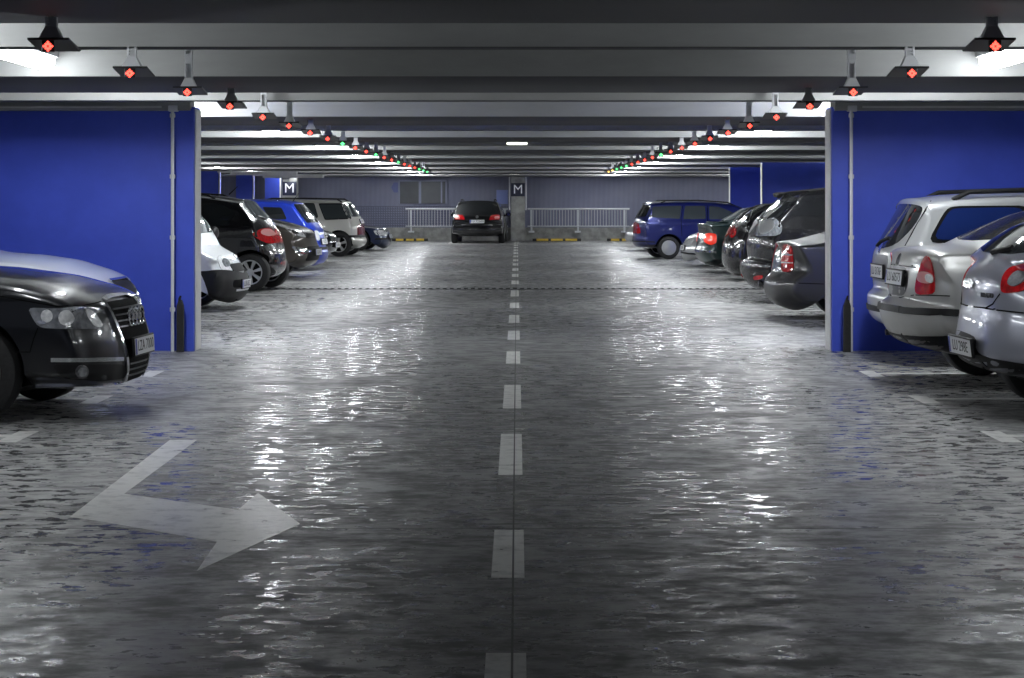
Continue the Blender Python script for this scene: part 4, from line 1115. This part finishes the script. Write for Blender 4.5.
# pale blue panel and lozenge
q0, q1 = Wp(496.5,204,YB), Wp(508,190,YB)
o = box('wall_notice', q0.x,q1.x,YB-.06,YB-.02,q0.z,q1.z, pmat('pale blue notice',(.30,.36,.72),.5), None, .005)
tag(o,'blank pale blue notice panel on the far wall beside the column','notice')
bm = bmesh.new(); q = [Wp(a,b,YB-.05) for a,b in ((391,187.5),(394,182.5),(398,182.5),(398,192.5),(394,192.5))]
f = [bm.verts.new(v) for v in q]; g = [bm.verts.new(v+Vector((0,.05,0))) for v in q]
bm.faces.new(f); bm.faces.new(g[::-1])
for i in range(5): bm.faces.new((f[i],g[i],g[(i+1)%5],f[(i+1)%5]))
o = obj('arrow_panel', bm, pmat('dull blue panel',(.14,.16,.36),.5)); tag(o,'dull blue arrow shaped panel on the far wall left of the window','sign')
# far column with M sign
def sign_M(x, yf, zc, w, h, label):
    o = box('column_sign', x-w/2,x+w/2,yf-.03,yf,zc-h/2,zc+h/2, B['signblue'], None, .004); tag(o,label,'sign','navy M signs')
    t = text_mesh('M', h*.98, .004, B['signwhite'], o)
    t.location = (x,yf-.034,zc); t.rotation_euler = (math.pi/2,0,0); return o
YC = 76.2
c0, c1 = Wp(511,240,YC), Wp(525,240,YC)
sbox('column_center', c0.x,c1.x,YC,YB-.1,0,2.45, mat=B['conc'], label='bare concrete column in the middle of the far wall')
sign_M((c0.x+c1.x)/2, YC, 1.95, .52, .50, 'navy sign with white letter M on the central concrete column')
for px, lb in ((509.6,'white pipe up the left edge of the central column'),(526,'white pipe up the right edge of the central column')):
    x = (px-CX)*YC/F; bm = bmesh.new(); add_tube(bm, [(x,YC+.05,1.2),(x,YC+.05,2.44)], .03, 8)
    o = obj('column_pipe', bm, B['conduit']); tag(o,lb,'pipe','pipes on the central column')
    bm = bmesh.new(); add_box(bm, x-.03,x+.03,YC+.02,YC+.09,1.17,1.22); obj('pipe_foot', bm, B['conduit'], o)
# left columns
for i,(pxa,pxb,Y,lb) in enumerate(((199,218.5,62.7,'blue column seen above the black hatchback'),(236,252.6,69.8,'blue column standing alone between the other two on the left'),(265,279.5,75.4,'blue column next to the left M sign'))):
    a, b = (pxa-CX)*Y/F, (pxb-CX)*Y/F
    c = sbox(f'column_left_{i+1}', a,b,Y,Y+.5,0,2.45, mat=B['blue'], label=lb)
    x = b+.03; bm = bmesh.new(); add_tube(bm, [(x,Y,0),(x,Y,2.45)], .03, 8); struct('column_pipe', bm, B['conduit'], c)
    bm = bmesh.new(); add_box(bm, x-.06,x+.35,Y-.05,Y+.2,2.40,2.56,.02); struct('column_bracket', bm, B['white'], c)
    if i < 2: sbox('column_lintel', x+.3,x+2.4,Y+.2,Y+.4,2.33,2.45, mat=B['white'], parent=c)
Y = 75.6; a, b = (282-CX)*Y/F, (297-CX)*Y/F
sbox('column_left_4', a,b,Y,Y+.5,0,2.45, mat=B['conc'], label='grey column carrying the left M sign')
sign_M((a+b)/2, Y, 1.5+(201.5-188.5)*Y/F, .52,.52,'navy sign with white letter M on the left far column')
# railings
def railing(px0, px1, posts, label):
    Y = 76.55; s = Y/F; zt = CH-(209-HY)*s; zb = CH-(227-HY)*s
    r = empty('guard_railing', ((px0+px1)/2*s-CX*s, Y, 0)); tag(r,label,'railing','railings by the far wall')
    ox = ((px0+px1)/2-CX)*s
    def lx(px): return (px-CX)*s-ox
    bm = bmesh.new(); add_tube(bm, [(lx(px0),0,zt),(lx(px1),0,zt)], .035, 8); obj('top_rail', bm, B['railmat'], r)
    bm = bmesh.new(); add_tube(bm, [(lx(px0),0,zb+.03),(lx(px1),0,zb+.03)], .02, 8); obj('bottom_rail', bm, B['railmat'], r)
    for px in posts:
        bm = bmesh.new(); add_box(bm, lx(px)-.035,lx(px)+.035,.0,.07,.36,zt,.005); p = obj('post', bm, B['railmat'], r)
        bm = bmesh.new(); add_box(bm, lx(px)-.11,lx(px)+.11,-.01,.42,.30,.37,.01); obj('post_foot', bm, B['railmat'], p)
    n = int((px1-px0)/2.9)
    for k in range(1,n):
        x = lx(px0+(px1-px0)*k/n); bm = bmesh.new(); add_tube(bm, [(x,0,zb+.03),(x,0,zt)], .010, 5); obj('baluster', bm, B['railmat'], r)
railing(405.5, 508, (410.8,458,505), 'pale grey steel railing behind the black estate at the far wall')
railing(527.5, 629.5, (531.5,578,624.5), 'pale grey steel railing right of the central column at the far wall')
# wheel stops
def stop(px0, px1, label):
    Y = 75.6; s = Y/F; x0, x1 = (px0-CX)*s, (px1-CX)*s
    bm = bmesh.new(); prof = [(-.09,0),(.09,0),(.05,.10),(-.05,.10)]
    e0 = [bm.verts.new((x0,Y+a,b)) for a,b in prof]; e1 = [bm.verts.new((x1,Y+a,b)) for a,b in prof]
    bm.faces.new(e0); bm.faces.new(e1[::-1])
    for i in range(4): bm.faces.new((e0[i],e1[i],e1[(i+1)%4],e0[(i+1)%4]))
    o = obj('wheel_stop', bm, M['rubber']); tag(o,label,'wheel stop','wheel stops at the far wall')
    n = 3; g = .10; L_ = (x1-x0-.2)/n
    for k in range(n):
        a = x0+.1+k*L_+g/2; b = a+L_-g
        bm = bmesh.new(); q = [(-.088,.012),(-.052,.094)]
        f = [bm.verts.new((x,Y+yy-.006,z+.004)) for x,(yy,z) in ((a,q[0]),(b,q[0]),(b,q[1]),(a,q[1]))]
        h = [bm.verts.new(v.co+Vector((0,.012,-.004))) for v in f]
        bm.faces.new(f); bm.faces.new(h[::-1])
        for i in range(4): bm.faces.new((f[i],h[i],h[(i+1)%4],f[(i+1)%4]))
        obj('yellow_band', bm, B['yellow'], o)
stop(392,428,'yellow and black wheel stop left of the black estate')
stop(532.5,581,'yellow and black wheel stop right of the central column')
stop(607,645,'yellow and black wheel stop near the deep blue estate')

# ------------------------------------------------------------------ floor markings (paint on the floor)
def mark(name, polys, z=.0016, mat=None, label=None):
    bm = bmesh.new()
    for p in polys:
        f = bm.faces.new([bm.verts.new((x,y,z)) for x,y in p])
        r = bmesh.ops.extrude_face_region(bm, geom=[f])
        for v in r['geom']:
            if isinstance(v, bmesh.types.BMVert): v.co.z = .0005
    return struct(name, bm, mat or B['paintline'], fl, label)
def rect(x0,x1,y0,y1): return [(x0,y0),(x1,y0),(x1,y1),(x0,y1)]
dl = [(4.6,6.64),(7.97,9.13),(10.97,12.9),(14.5,16.35),(18.5,20.0),(21.7,23.2),(24.7,26.4),(28.2,29.6),(31.6,33.7)] + [(36.3+3.5*i, 37.9+3.5*i) for i in range(11)]
for a, b in dl: mark('lane_dash', [rect(-.103,.030,a,b)])
arrow_px = [(70,517),(170,440),(197,440),(124,494),(238,510),(258,493),(300,524),(197,571),(217,542),(110,523)]
mark('direction_arrow', [[Gp(*p) for p in arrow_px]], label='worn white arrow pointing across the lane')
for y in (12.8,15.2,17.45):
    for sx, xa in ((1,3.02),(-1,-3.12)):
        mark('bay_line', [rect(xa,xa+.13,y-.35,y+.25) if sx > 0 else rect(xa-.13,xa,y-.35,y+.25)])
        mark('bay_line', [rect(xa+.13,7.8,y-.06,y+.06) if sx > 0 else rect(-7.8,xa-.13,y-.06,y+.06)])
for k in range(22):
    y = 22.8+2.36*k
    if y > 71: break
    for sx in (1,-1):
        mark('bay_line', [rect(3.4,8.0,y-.06,y+.06) if sx > 0 else rect(-8.0,-3.4,y-.06,y+.06)])
for px in (436,517,617):
    x, y = Gp(px, 243.5); mark('bay_line', [rect(x-.08+ (.5 if px==436 else 0),x+.08+(.5 if px==436 else 0),71.5,74.8)])
mark('bay_line', [rect(-6.5,5.5,70.4,70.65)])
# joints and drain
mark('floor_joint', [rect(XL,XR,9.165,9.175)], .0012, B['joint'])
mark('floor_joint', [rect(-.020,-.012,YN,YB-.3)], .0022, B['joint'])
mark('floor_joint', [rect(XL,XR,24.0,24.03)], .0015, M['gap'])
dr = mark('drain_channel', [rect(-6.4,6.6,34.1,34.55)], .004, M['gap'], 'dark slotted drain running across the lane')
bm = bmesh.new()
for k in range(108):
    x = -6.4+13*k/108; add_box(bm, x+.02,x+.07,34.12,34.53,.004,.010)
struct('drain_grate', bm, M['rimdark'], dr)

# ------------------------------------------------------------------ ceiling lamps
def lamp(x, y, label, group, tube='tube', z=2.5, ln=1.):
    r = empty('ceiling_lamp', (x,y,z)); r.scale = (1,ln,1); tag(r,label,'lamp',group)
    bm = bmesh.new(); add_box(bm, -.09,.09,-.80,.80,.07,.12,.01); obj('lamp_housing', bm, B['conduit'], r)
    for yy in (-.815,.80):
        bm = bmesh.new(); add_box(bm, -.05,.05,yy,yy+.015,.03,.12,.006); obj('end_cap', bm, B['conduit'], r)
    for dx in (-.0,):
        bm = bmesh.new()
        n = 12; prof = []
        ys = [-.80,-.79,-.76,-.70,.70,.76,.79,.80]; rr = [.02,.05,.068,.075,.075,.068,.05,.02]
        add_tube(bm, [(0,yy,.045) for yy in ys], rr, 16); obj('lamp_diffuser', bm, B[tube], r)
    for yy in (-.5,.5):
        bm = bmesh.new(); add_tube(bm, [(0,yy,.11),(0,yy,ZC-z)], .008, 6); obj('lamp_hanger', bm, B['metal'], r)
nl = [11.3,14.1,21.25,28.2] + [35.6+7.1*i for i in range(6)]  # first pair is added to light the rib face behind it
for i, y in enumerate(nl):
    for sx, nm in ((-1,'left'),(1,'right')):
        if i == 1: lb = f'glowing tube lamp hanging at the top {nm} corner of the picture'
        else: lb = f'unseen tube lamp tucked behind the ceiling beams above the {nm} parked row'
        if i > 1: lamp(sx*8.6, y, f'unseen tube lamp added over the back of the {nm} parking bays', f'added tube lamps at the back of the {nm} bays')  # outer rows added as fill for the sides of the parked cars
        lamp(sx*(3.66 if i == 2 else 3.5), y, lb, None if i == 1 else f'tube lamps above the {nm} row', 'tubedim' if i == 0 else 'tubemid' if i == 1 else 'tube')
for sx, nm in ((-1,'left'),(1,'right')):
    lamp(sx*3.45, 17.74, f'tube lamp between the beams in front of the {nm} blue wall', None, 'tubewall', 2.74, .62)
    for x in (3.6, 8.6): lamp(sx*x, 75.3, f'unseen tube lamp added close to the far wall on the {nm} half', f'added far wall tube lamps on the {nm} half', 'tubemid')  # added to brighten the far cladding, hidden by the last beam
for px, py, Y, lb in ((517,142.6,31.9,'small pale lamp under a ceiling beam over the lane centre'),(515,173.4,70.0,'small greenish lamp above the central concrete column')):
    p = Wp(px,py,Y); w = .17 if Y < 50 else .21
    o = empty('lane_lamp', (p.x,Y,p.z-.03)); tag(o,lb,'lamp')
    bm = bmesh.new(); add_box(bm, -w,w,0,.14,.03,.10,.01); add_box(bm, -.02,.02,.05,.09,.10,ZC-p.z+.03); obj('lamp_housing', bm, B['conduit'], o)
    bm = bmesh.new(); add_box(bm, -w+.01,w-.01,-.01,.13,-.0,.032,.008); obj('lamp_diffuser', bm, B['exit'], o)

# ------------------------------------------------------------------ bay indicators
def ind_meshes():
    out = {}
    bm = bmesh.new()
    for sx in (-1,1): add_box(bm, sx*.022-.006,sx*.022+.006,-.02,.02,0,1,0)
    add_box(bm, -.022,.022,.012,.02,0,1); 
    for z in (.25,.5,.75): add_box(bm, -.022,.022,-.02,-.014,z-.06,z+.06)
    out['post'] = bm_mesh(bm,'post')
    bm = bmesh.new()
    a = [(-.028,-.022),(.028,-.022),(.028,.022),(-.028,.022)]; b = [(-.062,-.045),(.062,-.045),(.062,.045),(-.062,.045)]
    t = [bm.verts.new((x,y,.075)) for x,y in a]; u = [bm.verts.new((x,y,.0)) for x,y in b]
    bm.faces.new(t); bm.faces.new(u[::-1])
    for i in range(4): bm.faces.new((t[i],u[i],u[(i+1)%4],t[(i+1)%4]))
    out['foot'] = bm_mesh(bm,'foot')
    bm = bmesh.new(); add_box(bm, -.105,.105,-.14,.14,-.006,.006,.003); out['board'] = bm_mesh(bm,'board')
    bm = bmesh.new(); add_box(bm, -.032,.032,-.012,.012,-.058,.0,.004); out['case'] = bm_mesh(bm,'led_case')
    bm = bmesh.new()
    for i in range(-2,3):
        for j in range(-2,3):
            if abs(i)+abs(j) <= 2 and (i or j):
                n = 8; c = Vector((i*.0105,-.0125,-.031+j*.0105))
                f = [bm.verts.new(c+Vector((.0062*math.cos(2*math.pi*k/n),0,.0062*math.sin(2*math.pi*k/n)))) for k in range(n)]
                g = [bm.verts.new(v.co+Vector((0,-.003,0))) for v in f]
                bm.faces.new(g)
                for k in range(n): bm.faces.new((f[k],g[k],g[(k+1)%n],f[(k+1)%n]))
    out['led'] = bm_mesh(bm,'led')
    for kk, mt in (('post','metal'),('foot','metal'),('board','board'),('case','board')): out[kk].materials.append(B[mt])
    for cn in ('ledr','ledg','leda'):
        me = out['led'].copy(); me.materials.append(B[cn]); out[cn] = me
    return out
IM = ind_meshes()
def indicator(x, y, z, top, col, label, group):
    r = empty('bay_indicator', (x,y,z)); tag(r,label,'indicator',group)
    def part(nm, me, par, loc=(0,0,0), rot=(0,0,0), sc=(1,1,1)):
        o = bpy.data.objects.new(nm, me); COL.objects.link(o); o.parent = par; o.location = loc; o.rotation_euler = rot; o.scale = sc; return o
    b = part('board', IM['board'], r, (0,0,0), (-math.radians(8),0,0))
    c = part('led_case', IM['case'], r, (0,-.125,.012)); part('led_dots', IM[col], c)
    part('post', IM['post'], r, (0,-.06,.075), (0,0,0), (1,1,max(.02,top-z-.075)))
    part('post_foot', IM['foot'], r, (0,-.06,.012), (0,0,0), (1,1,1))
colL = 'RRRRRRRRGRRGRRGRRRGGG'; colR = 'RRRRRRRRRRRGRRRRGGGAA'
LX = 2.36
ordn = ['nearest','second','third','fourth','fifth','sixth','seventh','eighth','ninth','tenth','eleventh','twelfth','thirteenth','fourteenth','fifteenth','sixteenth','seventeenth','eighteenth','nineteenth','twentieth','farthest']
def beam_bottom(y):
    for a, b in wide:
        if a <= y <= b: return 2.437
    for a in thin:
        if a-.05 <= y <= a+.27: return 2.447
    return ZC
for sx, cl, nm in ((-1,colL,'left'),(1,colR,'right')):
    for i, c in enumerate(cl):
        y = 10.2+2.124*i; x = sx*LX*(1.0 if sx < 0 else 1.02); z = CH + .80
        cn = {'R':'red','G':'green','A':'amber'}[c]
        indicator(x, y, z, beam_bottom(y-.06), {'R':'ledr','G':'ledg','A':'leda'}[c],
                  f'{ordn[i]} hanging bay indicator of the {nm} line, black board with {cn} diode diamond', f'bay indicators of the {nm} line')

# ------------------------------------------------------------------ camera, world, look
cam = bpy.data.cameras.new('camera'); co = bpy.data.objects.new('camera', cam); COL.objects.link(co)
cam.sensor_width = 36; cam.lens = F/1024*36; co.location = (0,0,CH); co.rotation_euler = (math.pi/2,0,0)
cam.shift_x = -(CX-512)/1024; cam.shift_y = -(339-HY)/1024; cam.clip_end = 300
SC.camera = co
w = bpy.data.worlds.new('world'); SC.world = w; w.use_nodes = True
w.node_tree.nodes['Background'].inputs[0].default_value = (.5,.55,.7,1); w.node_tree.nodes['Background'].inputs[1].default_value = .2
SC.view_settings.view_transform = 'Standard'
try: pass
except Exception: pass
SC.view_settings.exposure = 0.0
SC.cycles.max_bounces = 8; SC.cycles.sample_clamp_indirect = 6; SC.cycles.sample_clamp_direct = 0
SC.cycles.use_denoising = True
